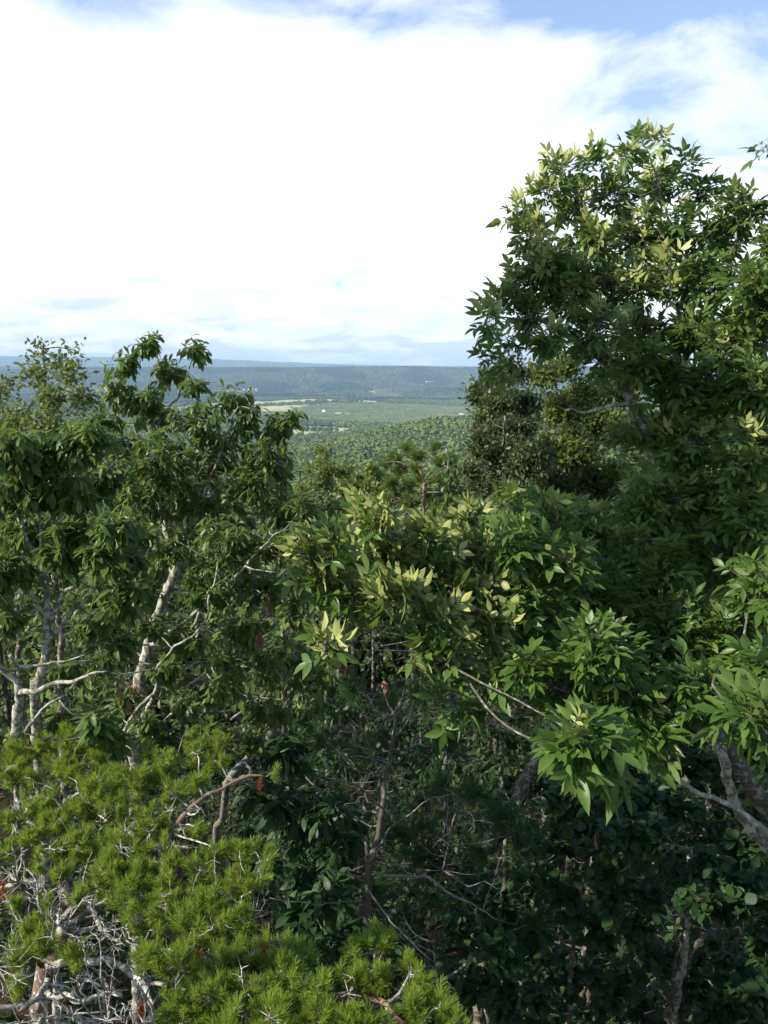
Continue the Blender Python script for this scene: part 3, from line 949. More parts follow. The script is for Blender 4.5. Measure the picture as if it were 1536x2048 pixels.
def simple_tree(name, label, cat, seed, top, base_xy, clumps, mat, bark, leaf=0.05, per=10, n_k=0.006, style='loose', r0=0.06, group=None, tw=0.005, tmpl=SMALL, dr=1.0, lean=0.3, dead=()):
    """a tree further off: trunk to its top, crown of clumps"""
    T = Tree(name, label, cat, seed, bark, group)
    x, y = base_xy
    z = float(height(x, y))
    T.base = (x, y, z)
    tp = at(*top)
    b = np.array([x, y, z - 0.2])
    v = tp - b
    mid = [b + v * k_ + T.rng.randn(3) * np.array([1, 1, 0]) * lean * 0.12 * (k_ > 0) for k_ in (0, .35, .65)]
    T.limb(np.array([[*mid[0], r0 * 1.2], [*mid[1], r0], [*mid[2], r0 * .7], [*tp, r0 * .2]]), world=True, name='trunk', jitter=0.03)
    T.clumps([(a, b_, c, d, max(3, int(c * c * n_k) + 3)) for a, b_, c, d in clumps], tw=tw, depth_r=dr)
    P, D = T.tipdata()
    if style == 'loose':
        s = loose_leaves(P, D, T.rng, leaf, per, tmpl)
    elif style == 'oak':
        s = oak_leaves(P, D, T.rng, leaf, (per - 2, per + 2), 0.5, tmpl)
    else:
        s = needle_tufts(P, D, T.rng, leaf, leaf * 1.5, per, max(0.003, leaf * 0.05))
    pr = [('crown', s, mat, None)]
    for (a, b_, d, mm, lab) in dead:
        pr.append(('dead_leaf_cluster', part_soup(at(a, b_, d), T.rng, 'leaves'), mm, lab))
    T.finish(pr, sides=7)
    return T


def cl(rows, d, j=0.6, seed=0):
    rs = np.random.RandomState(seed)
    return [(a, b, c, d + rs.randn() * j) for a, b, c in rows]


# saplings and oaks behind, on the left
simple_tree('sapling', 'slender small leaved sapling breaking the horizon at the far left', 'sapling', 31, (85, 690, 9.5), (-4.4, 9.6),
            cl([(80, 705, 24), (118, 722, 26), (70, 745, 30), (140, 750, 34), (165, 795, 45), (100, 795, 45), (30, 830, 45), (100, 850, 60), (190, 850, 45), (20, 765, 20), (150, 700, 8)], 9.5, .4, 1),
            M['small_leaf'], M['bark_oak'], 0.075, 12, 0.012)
simple_tree('sapling', 'loose yellow green sapling in front of the left edge, lower than its neighbour', 'sapling', 32, (0, 760, 10.5), (-5.6, 10.6),
            cl([(5, 775, 24), (-30, 800, 40), (30, 850, 45), (-20, 880, 60)], 10.5, .4, 2), M['small_leaf'], M['bark_oak'], 0.075, 12, 0.012)
simple_tree('oak_tree', 'olive oak filling the gap behind the two glossy oaks', 'oak tree', 33, (230, 900, 10.5), (-3.8, 10.5),
            cl([(150, 930, 80), (250, 950, 90), (350, 980, 90), (450, 1010, 80), (60, 960, 80), (180, 1060, 110), (320, 1100, 110), (450, 1130, 100), (540, 1080, 60), (80, 1180, 110), (220, 1230, 110), (380, 1250, 110), (500, 1250, 90), (20, 1080, 80), (100, 1330, 110), (260, 1370, 110), (420, 1380, 100), (560, 1370, 80)], 10.5, .7, 3),
            M['oak_leaf_back'], M['bark_oak'], 0.16, 9, 0.0034, 'oak', 0.09)
simple_tree('oak_tree', 'yellowish small oak just right of the tall oak, below the field', 'oak tree', 34, (560, 960, 13), (-1.9, 13.3),
            cl([(570, 985, 35), (610, 1010, 45), (540, 1010, 45), (590, 1070, 60), (640, 1090, 50), (520, 1090, 60), (650, 1000, 35), (600, 1150, 70)], 13, .6, 4),
            M['oak_leaf_back'], M['bark_oak'], 0.15, 9, 0.006, 'oak', 0.06)

# ---- middle trees in the gap
simple_tree('broadleaf_tree', 'olive yellow bushy tree in the gap below the small field with the house', 'tree', 41, (650, 885, 24), (-1.9, 24),
            cl([(645, 905, 22), (655, 935, 32), (625, 935, 25), (690, 945, 30), (640, 970, 40), (690, 985, 38), (610, 985, 30), (650, 1020, 50), (720, 1010, 40), (590, 1030, 40)], 24, .8, 5),
            M['small_leaf'], M['bark_oak'], 0.13, 14, 0.035)
simple_tree('broadleaf_tree', 'round green tree between the olive tree and the small pine', 'tree', 42, (745, 925, 27), (-.5, 27),
            cl([(745, 940, 24), (720, 960, 25), (770, 960, 28), (745, 985, 36), (700, 975, 25), (790, 990, 30), (740, 1020, 45)], 27, .8, 6),
            M['small_leaf'], M['bark_oak'], 0.13, 14, 0.035, tmpl=ROUND)
T = Tree('pine_tree', 'small open pine with pinkish stem in the middle of the valley gap', 'pine tree', 43, M['bark_pink'])
T.trunk([(848, 1010, 16, 0.0330), (846, 975, 16, 0.0303), (842, 945, 16, 0.0248), (830, 925, 16, 0.0165), (815, 905, 16, 0.0083)], ground_xy=(.8, 15.8))
for rows in ([(844, 985, 16, 0.0193), (815, 990, 15.8, 0.0138), (780, 1000, 15.6, 0.0066)], [(845, 965, 16, 0.0165), (880, 940, 16, 0.0110), (910, 920, 16, 0.0044)],
             [(842, 945, 16, 0.0165), (800, 925, 16, 0.0110), (770, 925, 16, 0.0044)], [(846, 985, 16, 0.0165), (890, 985, 15.8, 0.0110), (920, 985, 15.8, 0.0055)],
             [(838, 935, 16, 0.0138), (860, 905, 16.2, 0.0083), (870, 890, 16.2, 0.0033)]):
    T.limb(rows)
T.clumps([(a, b, c, 16 + T.rng.randn() * .4, int(c * c * 0.07) + 6) for a, b, c in ((815, 895, 16), (790, 915, 20), (770, 925, 18), (835, 910, 20), (868, 893, 14), (880, 925, 18), (905, 920, 16), (800, 940, 20), (780, 965, 20), (815, 970, 22), (870, 955, 18), (775, 1000, 22), (820, 1005, 24), (900, 965, 18), (890, 990, 22), (925, 985, 14), (845, 985, 20), (840, 955, 15), (860, 1002, 20), (830, 935, 14))],
         tw=0.007, bias=(0, 0, .5))
P_, D_ = T.tipdata()
T.finish([('crown', needle_tufts(P_, D_, T.rng, 0.09, 0.14, 60, 0.006), M['needle_far'], None)], sides=7)
simple_tree('broadleaf_tree', 'dark glossy tree at the right side of the valley gap behind the hickory tips', 'tree', 44, (895, 900, 15), (1.4, 15),
            cl([(895, 915, 18), (910, 940, 25), (880, 960, 22), (915, 975, 28), (895, 1000, 30), (930, 1010, 30)], 15, .5, 7),
            M['oak_leaf'], M['bark_oak'], 0.13, 8, 0.02, 'oak', 0.05)
# ---- bushy trees right of the gap
simple_tree('bushy_tree', 'dense dark bushy tree with yellow tinged top right of the valley gap', 'tree', 45, (1010, 715, 11.5), (1.85, 11.6),
            cl([(1015, 728, 24), (1040, 745, 22), (985, 760, 28), (960, 785, 28), (1000, 800, 42), (968, 830, 26), (992, 865, 46), (1040, 850, 48), (960, 900, 30), (1010, 920, 58), (1050, 800, 36), (965, 965, 45), (1060, 920, 50), (1030, 990, 50), (958, 872, 18), (940, 940, 20)], 11.5, .5, 8),
            M['bush_leaf'], M['bark_dark'], 0.08, 17, 0.05, r0=0.045,
            dead=((955, 862, 11.0, M['red_leaf'], 'small patch of orange red leaves'),))
simple_tree('bushy_tree', 'light green bushy tree behind the upper hickory branch, paler than its neighbour', 'tree', 46, (1110, 670, 13.5), (3.2, 13.6),
            cl([(1105, 690, 30), (1135, 730, 40), (1085, 750, 38), (1165, 790, 50), (1120, 820, 50), (1200, 850, 60), (1150, 900, 60), (1100, 900, 50), (1200, 960, 70), (1110, 985, 60), (1240, 780, 50), (1280, 860, 60), (1270, 960, 70)], 13.5, .6, 9),
            M['small_leaf'], M['bark_oak'], 0.095, 17, 0.04, r0=0.05)
simple_tree('bushy_tree', 'green bushy tree standing behind the hickory near the right edge', 'tree', 47, (1420, 800, 10.5), (4.6, 10.6),
            cl([(1400, 850, 80), (1480, 870, 80), (1340, 920, 80), (1440, 970, 100), (1530, 960, 80), (1350, 1050, 100), (1480, 1090, 110), (1380, 1180, 110), (1520, 1210, 100), (1260, 1080, 90), (1300, 1280, 110), (1430, 1320, 110), (1540, 1340, 90)], 10.5, .7, 10),
            M['bush_leaf'], M['bark_dark'], 0.10, 15, 0.014, r0=0.09)

# ---- the hickory: trunk just outside the frame, limbs reaching in from the right
hk = Tree('hickory_tree', 'large hickory with pointed five part leaves reaching in from the right edge', 'hickory tree', 51, M['bark_hick'])
hk.trunk([(1760, 2150, 4.6, .15), (1720, 1900, 4.6, .14), (1660, 1760, 4.5, .12), (1590, 1680, 4.4, .065), (1530, 1610, 4.3, .048), (1470, 1520, 4.2, .043), (1430, 1468, 4.1, .038), (1380, 1445, 4.0, .032), (1290, 1440, 3.9, .03), (1180, 1430, 3.8, .024), (1060, 1420, 3.7, .019), (930, 1408, 3.6, .012), (860, 1380, 3.5, .006)],
         ground_xy=(3.2, 4.0))
for rows, mat in (
        ([(1720, 1900, 4.6, .10), (1680, 1500, 4.7, .09), (1620, 1300, 4.8, .08), (1536, 1240, 4.8, .066), (1480, 1205, 4.8, .06), (1420, 1130, 4.8, .05), (1385, 1085, 4.8, .044), (1330, 1000, 4.8, .04), (1305, 900, 4.8, .034), (1262, 805, 4.8, .027), (1195, 712, 4.7, .022), (1145, 680, 4.7, .018), (1090, 645, 4.6, .012), (1020, 600, 4.6, .006)], None),
        ([(1430, 1468, 4.1, .03), (1448, 1535, 4.15, .026), (1490, 1640, 4.3, .03), (1560, 1730, 4.5, .036)], M['bark_pale']),
        ([(1200, 1440, 3.85, .02), (1120, 1400, 3.7, .016), (1000, 1370, 3.6, .013), (920, 1330, 3.5, .01), (850, 1310, 3.4, .006)], None),
        ([(1560, 1690, 4.1, .022), (1530, 1660, 4.05, .018), (1470, 1622, 4.0, .015), (1400, 1588, 3.95, .013), (1340, 1552, 3.9, .011), (1290, 1540, 3.9, .009), (1250, 1512, 4.0, .008), (1232, 1498, 4.0, .004)], M['bark_grey']),
        ([(1306, 905, 4.8, .026), (1335, 870, 4.9, .022), (1325, 800, 4.9, .018), (1285, 765, 4.9, .014), (1230, 620, 4.8, .009), (1180, 480, 4.8, .006), (1150, 380, 4.8, .004)], None),
        ([(1262, 805, 4.8, .014), (1215, 812, 4.7, .011), (1175, 826, 4.7, .008), (1130, 818, 4.6, .004)], M['bark_grey']),
        ([(1330, 850, 4.9, .022), (1370, 720, 5.0, .018), (1370, 560, 5.0, .013), (1330, 420, 5.0, .008), (1290, 290, 5.0, .004)], None),
        ([(1370, 720, 5.0, .018), (1440, 600, 4.9, .013), (1470, 470, 4.9, .008), (1480, 390, 4.9, .004)], None),
        ([(1620, 1300, 4.8, .05), (1580, 1050, 4.5, .035), (1540, 850, 4.4, .024), (1530, 650, 4.4, .009), (1550, 450, 4.4, .005), (1550, 300, 4.4, .003)], None),
        ([(1420, 1130, 4.8, .03), (1330, 1120, 4.5, .024), (1200, 1120, 4.2, .019), (1050, 1110, 3.9, .015), (900, 1090, 3.8, .011), (760, 1060, 3.7, .006)], None),
        ([(1480, 1205, 4.8, .035), (1350, 1260, 4.3, .026), (1200, 1270, 3.9, .021), (1050, 1240, 3.7, .016), (900, 1210, 3.6, .012), (750, 1180, 3.6, .008), (640, 1150, 3.6, .004)], None),
        ([(1590, 1680, 4.4, .04), (1560, 1560, 4.0, .03), (1500, 1420, 3.7, .02), (1440, 1330, 3.5, .012)], None),
):
    hk.limb(rows, mat, jitter=0.014, label='bare pale grey dead branch' if mat is M['bark_grey'] else None)
HC = [(620, 1110, 38, 3.6), (660, 1090, 42, 3.6), (640, 1160, 50, 3.55), (700, 1130, 55, 3.6), (720, 1030, 40, 3.75), (760, 1050, 48, 3.75), (780, 1120, 65, 3.65),
      (700, 1200, 55, 3.5), (645, 1290, 24, 3.4), (780, 1200, 65, 3.5), (860, 1080, 58, 3.8), (860, 1160, 65, 3.6), (930, 1040, 46, 3.9), (950, 1110, 58, 3.8),
      (1020, 1010, 38, 4.0), (940, 1190, 65, 3.6), (870, 1240, 55, 3.45), (1020, 1090, 65, 3.9), (1030, 1180, 68, 3.7), (980, 1260, 55, 3.5), (920, 1300, 38, 3.4),
      (850, 1285, 36, 3.4), (905, 1405, 34, 3.2), (1000, 1345, 42, 3.4), (1080, 1250, 65, 3.6), (1100, 1130, 78, 3.9), (1100, 1025, 55, 4.1), (1060, 1330, 48, 3.5),
      (1130, 1380, 55, 3.5), (1160, 1480, 50, 2.9), (1205, 1520, 30, 2.9), (1240, 1400, 58, 3.5), (1290, 1460, 44, 3.4), (1200, 1300, 75, 3.7), (1200, 1180, 85, 4.0),
      (1180, 1065, 85, 4.3), (1300, 1350, 75, 3.7), (1320, 1250, 85, 4.0), (1300, 1130, 85, 4.4), (1300, 1000, 85, 4.6), (1400, 1380, 72, 3.6), (1440, 1260, 85, 3.9),
      (1430, 1120, 85, 4.4), (1420, 985, 85, 4.6), (1505, 1440, 42, 3.0), (1510, 1330, 58, 3.4), (1520, 1180, 68, 3.9), (1510, 1035, 78, 4.2),
      (1285, 285, 30, 5.0), (1322, 292, 22, 5.0), (1250, 315, 38, 5.0), (1180, 325, 42, 4.9), (1120, 335, 42, 4.8), (1080, 385, 42, 4.7), (1040, 425, 36, 4.7),
      (1060, 465, 46, 4.7), (1150, 405, 58, 4.8), (1230, 385, 58, 4.9), (1310, 365, 58, 5.0), (1375, 330, 32, 5.0), (1400, 385, 48, 5.0), (1470, 405, 46, 4.9),
      (1495, 425, 36, 4.8), (1450, 475, 58, 4.9), (1360, 465, 65, 5.0), (1270, 475, 65, 4.9), (1180, 485, 58, 4.8), (1100, 525, 58, 4.7), (1030, 565, 46, 4.6),
      (990, 605, 36, 4.6), (975, 645, 24, 4.5), (1050, 625, 46, 4.6), (1130, 590, 58, 4.7), (1220, 570, 65, 4.8), (1310, 560, 65, 4.9), (1400, 560, 65, 4.9),
      (1490, 560, 58, 4.5), (1530, 600, 58, 4.4), (1020, 685, 34, 4.5), (985, 715, 28, 4.5), (1100, 680, 30, 4.6), (1075, 560, 40, 4.7), (1060, 650, 36, 4.6), (1150, 540, 40, 4.7), (1290, 720, 45, 4.7), (1200, 720, 36, 4.6), (1200, 650, 58, 4.7), (1290, 660, 65, 4.8),
      (1380, 660, 65, 4.9), (1470, 680, 75, 4.5), (1250, 740, 46, 4.8), (1340, 760, 65, 4.8), (1430, 780, 75, 4.6), (1520, 780, 68, 4.3), (1000, 745, 20, 4.5),
      (1400, 885, 78, 4.6), (1500, 905, 78, 4.3), (1330, 860, 46, 4.8), (1250, 870, 36, 4.8), (1532, 292, 12, 4.4), (1500, 1560, 14, 4.2),
      (1600, 500, 90, 4.6), (1620, 800, 100, 4.6), (1620, 1100, 100, 4.6), (1600, 1400, 90, 4.2), (1700, 1000, 100, 4.6), (1700, 650, 100, 4.8)]
flip_tab, size_tab = [], []
mark = 0
for a, b, c, d in HC:
    c = max(10, c - (12 if a < 1100 or b < 420 else 0))
    hk.clumps([(a, b, c, d + hk.rng.randn() * 0.12, max(3, int(c * c * (0.0074 if b < 720 else 0.0082) * (d / 4) ** 0.5) + 3))], tw=0.005, bias=(0, -0.15, 0.2))
    f = (0.72 if a < 820 else 0.42) if (a < 1000 and 980 < b < 1320) else (0.28 if (b < 700 and a < 1350) else 0.06)
    if a > 1000 and b > 1150: f = 0.02
    flip_tab += [f] * (len(hk.tips) - mark)
    size_tab += [0.145 if b < 720 else (0.175 if b > 1380 else (0.150 if a < 900 else 0.152))] * (len(hk.tips) - mark)
    mark = len(hk.tips)
P_, D_ = hk.tipdata()
hl, hs = hickory_leaves(P_, D_, hk.rng, np.array(size_tab), (3, 5), np.array(flip_tab))
for v_, f_ in zip(hs.v, hs.f):
    hk.twig_extra.append((v_, f_))
hk.finish([('crown', hl, M['hick_leaf'], None)])

# ================================================================== the shaded understory
us = [
    ('oak_tree', 'half shaded young oak with broad drooping leaves beside the bright pine', 61, (640, 1560, 6.6), (-.6, 7.2),
     [(640, 1620, 55), (590, 1660, 45), (680, 1690, 55), (620, 1730, 55), (560, 1600, 45), (700, 1640, 40), (650, 1790, 45), (600, 1830, 45), (680, 1870, 50), (620, 1910, 40), (540, 1720, 30), (740, 1900, 40), (560, 1500, 45), (500, 1580, 40)], 6.4, 'oak', 0.17, 8, .005, OAK),
    ('shrub', 'dark round leaved shrub under the hickory limb, right of the leaning trunk', 62, (1200, 1560, 7.0), (1.9, 7.4),
     [(1130, 1600, 50), (1200, 1590, 50), (1270, 1600, 55), (1180, 1650, 50), (1240, 1670, 50), (1120, 1670, 45), (1300, 1660, 50), (1350, 1600, 45), (1200, 1730, 45)], 7.0, 'oak', 0.11, 8, .008, ROUND),
    ('shrub', 'dark round leaved shrub low in the shade below the hanging tan leaves', 63, (1250, 1760, 7.6), (2.3, 8.0),
     [(1220, 1790, 50), (1290, 1780, 45), (1150, 1800, 45), (1260, 1840, 50), (1190, 1860, 45), (1100, 1780, 40)], 7.5, 'oak', 0.11, 8, .008, ROUND),
    ('shrub', 'small brighter green shrub under the right end of the hickory limb', 64, (1390, 1740, 7.0), (2.9, 7.3),
     [(1380, 1770, 40), (1400, 1800, 40), (1430, 1740, 45), (1360, 1720, 40), (1460, 1800, 45), (1500, 1700, 50), (1500, 1780, 45)], 7.0, 'oak', 0.12, 8, .008, ROUND),
    ('shrub', 'shaded bushy growth at the bottom edge below the broken tree stems', 65, (1200, 1930, 8.2), (2.4, 8.6),
     [(1150, 1960, 55), (1230, 1970, 55), (1310, 1920, 55), (1090, 1900, 45), (1380, 1900, 50), (1280, 2020, 55), (1050, 1990, 50), (1180, 2040, 55), (1400, 1990, 55)], 8.2, 'oak', 0.12, 8, .007, ROUND),
    ('shrub', 'low dark shrub hiding the foot of the leaning lichen covered trunk', 69, (980, 1740, 6.8), (.95, 6.5),
     [(960, 1770, 42), (1000, 1820, 50), (930, 1850, 40), (1040, 1790, 40), (1000, 1900, 50), (950, 1960, 50), (1060, 1870, 45), (1010, 2000, 50)], 6.7, 'oak', 0.11, 9, .010, ROUND),
    ('shrub', 'dark bushy growth in the bottom right corner', 66, (1480, 1900, 7.4), (3.7, 7.8),
     [(1470, 1920, 55), (1530, 1880, 55), (1500, 2000, 60), (1430, 2040, 55), (1540, 1980, 60)], 7.4, 'oak', 0.12, 8, .007, ROUND),
    ('broadleaf_tree', 'deeply shaded tree with hanging foliage behind the hickory limb in the right', 67, (1350, 1380, 8.6), (3.3, 9.0),
     [(1100, 1480, 60), (1180, 1520, 60), (1270, 1540, 60), (1350, 1500, 70), (1440, 1560, 70), (1520, 1520, 60), (1500, 1640, 60), (1400, 1660, 60), (1330, 1420, 70), (1460, 1430, 70)], 8.8, 'oak', 0.13, 8, .006, ROUND),
    ('broadleaf_tree', 'dark tree behind the bare dead branches in the centre', 68, (860, 1380, 9.6), (.6, 10.2),
     [(700, 1420, 60), (780, 1440, 60), (860, 1420, 60), (940, 1440, 60), (1020, 1460, 60), (680, 1500, 60), (760, 1530, 60), (860, 1520, 60), (960, 1540, 60), (620, 1440, 50), (580, 1520, 50)], 9.8, 'oak', 0.14, 8, .005, OAK),
]
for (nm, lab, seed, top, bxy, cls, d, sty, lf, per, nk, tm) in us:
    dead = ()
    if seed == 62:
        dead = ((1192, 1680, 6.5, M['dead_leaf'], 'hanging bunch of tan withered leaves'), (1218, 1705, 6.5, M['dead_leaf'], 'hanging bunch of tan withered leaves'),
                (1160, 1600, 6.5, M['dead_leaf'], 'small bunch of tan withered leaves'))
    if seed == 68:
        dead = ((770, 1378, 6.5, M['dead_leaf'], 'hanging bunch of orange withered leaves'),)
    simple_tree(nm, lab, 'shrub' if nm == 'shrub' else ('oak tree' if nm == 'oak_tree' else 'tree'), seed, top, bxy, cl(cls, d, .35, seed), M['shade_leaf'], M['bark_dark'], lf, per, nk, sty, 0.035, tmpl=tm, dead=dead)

# trees filling the dark hollow behind, and unseen trees added round the viewpoint to block light
GH = 'shaded trees filling the dark hollow'
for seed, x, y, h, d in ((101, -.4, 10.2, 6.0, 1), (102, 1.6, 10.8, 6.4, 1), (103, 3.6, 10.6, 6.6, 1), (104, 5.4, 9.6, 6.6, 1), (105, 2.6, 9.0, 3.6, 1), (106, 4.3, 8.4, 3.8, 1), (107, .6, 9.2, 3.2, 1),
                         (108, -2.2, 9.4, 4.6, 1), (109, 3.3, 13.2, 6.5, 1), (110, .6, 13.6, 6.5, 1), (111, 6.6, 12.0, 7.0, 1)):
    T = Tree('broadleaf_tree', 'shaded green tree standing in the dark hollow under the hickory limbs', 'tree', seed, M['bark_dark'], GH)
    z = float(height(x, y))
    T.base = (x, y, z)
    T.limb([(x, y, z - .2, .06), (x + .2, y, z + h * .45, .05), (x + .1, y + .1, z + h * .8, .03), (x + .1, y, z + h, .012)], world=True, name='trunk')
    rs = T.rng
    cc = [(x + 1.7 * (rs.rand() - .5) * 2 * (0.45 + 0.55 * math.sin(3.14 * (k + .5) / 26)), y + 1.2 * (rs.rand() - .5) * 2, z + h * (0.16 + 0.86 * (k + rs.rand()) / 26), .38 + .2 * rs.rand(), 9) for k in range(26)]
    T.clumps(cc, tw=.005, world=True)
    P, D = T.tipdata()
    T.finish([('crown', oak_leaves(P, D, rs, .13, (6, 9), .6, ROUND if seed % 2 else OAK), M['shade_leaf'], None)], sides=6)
for nm, lab, seed, x, y, z0, z1, r_ in (  # unseen trees added to keep sun and sky light off the near growth
        ('oak_tree', 'unseen oak added beyond the left edge to shade the hollow', 121, -5.0, 1.2, 1.5, 6.1, 1.7),
        ('oak_tree', 'unseen low oak added behind the viewpoint to block sky light', 122, .3, -3.4, .8, 6.0, 1.9),
        ('oak_tree', 'unseen oak added beyond the right edge to block sky light', 123, 4.9, 1.4, 1.2, 6.6, 1.8),
        ('hickory_tree', 'unseen tall hickory added behind the viewpoint on the left to block sun', 124, -4.1, -1.0, 7.8, 12.6, 1.5),
        ('oak_tree', 'unseen oak added beyond the oaks at the left edge to block sun', 126, -7.6, -.3, 1.8, 8.0, 2.1),
        ('oak_tree', 'unseen low oak added beyond the pine at the left edge to block sun', 127, -6.4, 3.0, 1, 6.4, 1.6),
        ('oak_tree', 'unseen tall oak added beyond the right edge to block sky light', 128, 6.6, 3.2, 2, 10.5, 2.0),
        ('oak_tree', 'unseen oak added beyond the left edge to keep sun off the hollow', 130, -6.6, 7.6, -.5, 7.2, 1.9),
        ('oak_tree', 'second unseen oak added beyond the left edge to keep sun off the hollow', 131, -8.2, 10.4, -1, 7.2, 2.1),
        ('hickory_tree', 'unseen slender hickory added beyond the left edge, its small high crown placed for shade', 132, -4.4, 2.0, 10.7, 12.2, 1.2),
        ('oak_tree', 'unseen tall oak added beside the hollow to block sky light from the right', 133, 5.5, 5.6, .5, 9.0, 1.9),
        ('oak_tree', 'unseen tall oak added behind the viewpoint on the right to block sky light', 129, 3.2, -2.6, 2, 11, 2.0),
        ('oak_tree', 'unseen oak added behind the viewpoint on the left to block sky light', 125, -3.6, -2.6, 1.0, 6.2, 1.6)):
    T = Tree(nm, lab, 'oak tree' if nm == 'oak_tree' else 'hickory tree', seed, M['bark_dark'], 'unseen trees added around the viewpoint for shade')
    z = float(height(x, y))
    T.base = (x, y, z)
    T.limb([(x, y, z - .2, .12), (x + .1, y, z + (z1 - z) * .4, .1), (x, y + .1, z + (z1 - z) * .75, .06), (x, y, z1 - .2, .015)], world=True, name='trunk')
    rs = T.rng
    yo = 1.1 if seed == 132 else 0.0  # crown set off its trunk so its shade reaches the hickory
    cc = [(*(np.array([x, y + yo, (z0 + z1) / 2]) + unit(rs.randn(3)) * rs.rand() ** .5 * np.array([r_, r_, (z1 - z0) / 2 - .3])), .3 if yo else .5, 13) for k in range(70)]
    T.clumps(cc, tw=.006, world=True)
    P, D = T.tipdata()
    T.finish([('crown', oak_leaves(P, D, rs, .17, (7, 10), .6), M['oak_leaf'], None)], sides=7)
for seed, x, y, ptop in ((151, -9.5, 15, 1000), (152, -7.6, 16.5, 980), (153, -5.6, 15.5, 1000), (154, -3.6, 17, 1010), (155, -2.2, 15.2, 1060), (156, -.9, 18, 1040), (157, .5, 16.5, 1050),
                         (158, 2.0, 18, 1040), (159, 3.6, 16.5, 1010), (160, 5.4, 17.5, 980), (161, 7.2, 16, 940), (162, 9.2, 17, 900), (163, -6.5, 12.2, 1150), (164, 5.8, 13.6, 1060)):
    T = Tree('broadleaf_tree', 'green tree on the slope behind, showing only through gaps between the nearer crowns', 'tree', seed, M['bark_dark'], 'trees on the slope behind the near crowns')
    z = float(height(x, y))
    zt = 8 - (ptop - 735) / F * y
    h = zt - z
    T.base = (x, y, z)
    T.limb([(x, y, z - .2, .1), (x + .2, y, z + h * .45, .08), (x + .1, y + .1, z + h * .8, .04), (x + .1, y, z + h * .96, .012)], world=True, name='trunk')
    rs = T.rng
    cc = []
    for k in range(40):
        u = (k + rs.rand()) / 40
        w_ = 1.9 * math.sin(3.14 * min(1, .12 + .86 * u)) ** .6
        cc.append((x + w_ * (rs.rand() * 2 - 1), y + w_ * (rs.rand() * 2 - 1), z + h * (.12 + .88 * u), .5 + .2 * rs.rand(), 11))
    T.clumps(cc, tw=.006, world=True)
    P, D = T.tipdata()
    T.finish([('crown', oak_leaves(P, D, rs, .15, (7, 10), .6, OAK if seed % 3 else ROUND), M['oak_leaf_back'], None)], sides=6)
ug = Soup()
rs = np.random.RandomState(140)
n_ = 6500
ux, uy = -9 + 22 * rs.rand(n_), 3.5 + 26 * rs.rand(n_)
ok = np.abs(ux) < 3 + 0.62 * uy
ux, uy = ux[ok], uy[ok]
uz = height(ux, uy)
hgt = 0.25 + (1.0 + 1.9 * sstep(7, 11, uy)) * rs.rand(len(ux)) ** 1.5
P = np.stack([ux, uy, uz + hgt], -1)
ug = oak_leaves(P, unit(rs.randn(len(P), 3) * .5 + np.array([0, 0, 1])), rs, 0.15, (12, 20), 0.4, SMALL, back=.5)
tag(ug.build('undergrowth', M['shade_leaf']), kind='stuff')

# leaning trunk with yellowish lichen
lt = Tree('oak_tree', 'thick leaning trunk with yellowish lichen in the shade below the hickory limb', 'oak tree', 71, M['bark_gold'])
lt.trunk(rough=0.1, rows=[(975, 1720, 7.6, 0.0825), (1005, 1665, 7.7, 0.0750), (1040, 1590, 7.9, 0.0713), (1080, 1510, 8.1, 0.0675), (1110, 1440, 8.3, 0.0600), (1150, 1330, 8.6, 0.0525), (1180, 1200, 8.9, 0.0300)], ground_xy=(1.0, 7.2))
lt.limb([(1065, 1560, 8.0, 0.0450), (1100, 1520, 8.0, 0.0375), (1130, 1470, 8.0, 0.0300), (1190, 1400, 8.2, 0.0150)])
lt.limb([(990, 1700, 7.6, 0.0225), (1000, 1600, 7.3, 0.0188), (1005, 1500, 7.2, 0.0112), (985, 1440, 7.2, 0.0045)], M['bark_dark'])
lt.clumps([(a, b, c, 8.8, 14) for a, b, c in ((1150, 1250, 80), (1080, 1180, 70), (1220, 1200, 80), (1180, 1120, 80), (1260, 1300, 80), (1060, 1300, 70))], tw=0.006)
P_, D_ = lt.tipdata()
lt.finish([('crown', oak_leaves(P_, D_, lt.rng, 0.15, (7, 10), 0.5), M['shade_leaf'], None)])

# curved grey stem at left of the dark hollow
ct = Tree('broadleaf_tree', 'grey curved stem bending up out of the dark hollow behind the bright pine', 'tree', 72, M['bark_dead'])
ct.trunk([(430, 1720, 7.1, .03), (445, 1630, 6.9, .03), (458, 1560, 6.6, .034), (500, 1518, 6.7, .047), (535, 1488, 6.8, .042), (545, 1460, 6.8, .036), (562, 1430, 6.9, .03), (590, 1370, 7.0, .02), (610, 1300, 7.0, .01)], ground_xy=(-1.75, 7.2))
ct.limb([(462, 1440, 6.6, .012), (500, 1410, 6.6, .01), (540, 1370, 6.6, .006), (555, 1345, 6.6, .004)])
ct.clumps([(610, 1300, 45, 7.0, 8), (570, 1350, 40, 7.0, 7), (640, 1330, 40, 7.0, 7), (560, 1280, 40, 7.0, 7)], tw=0.005)
P_, D_ = ct.tipdata()
ct.finish([('crown', oak_leaves(P_, D_, ct.rng, 0.15, (6, 9), 0.6), M['oak_leaf'], None)])

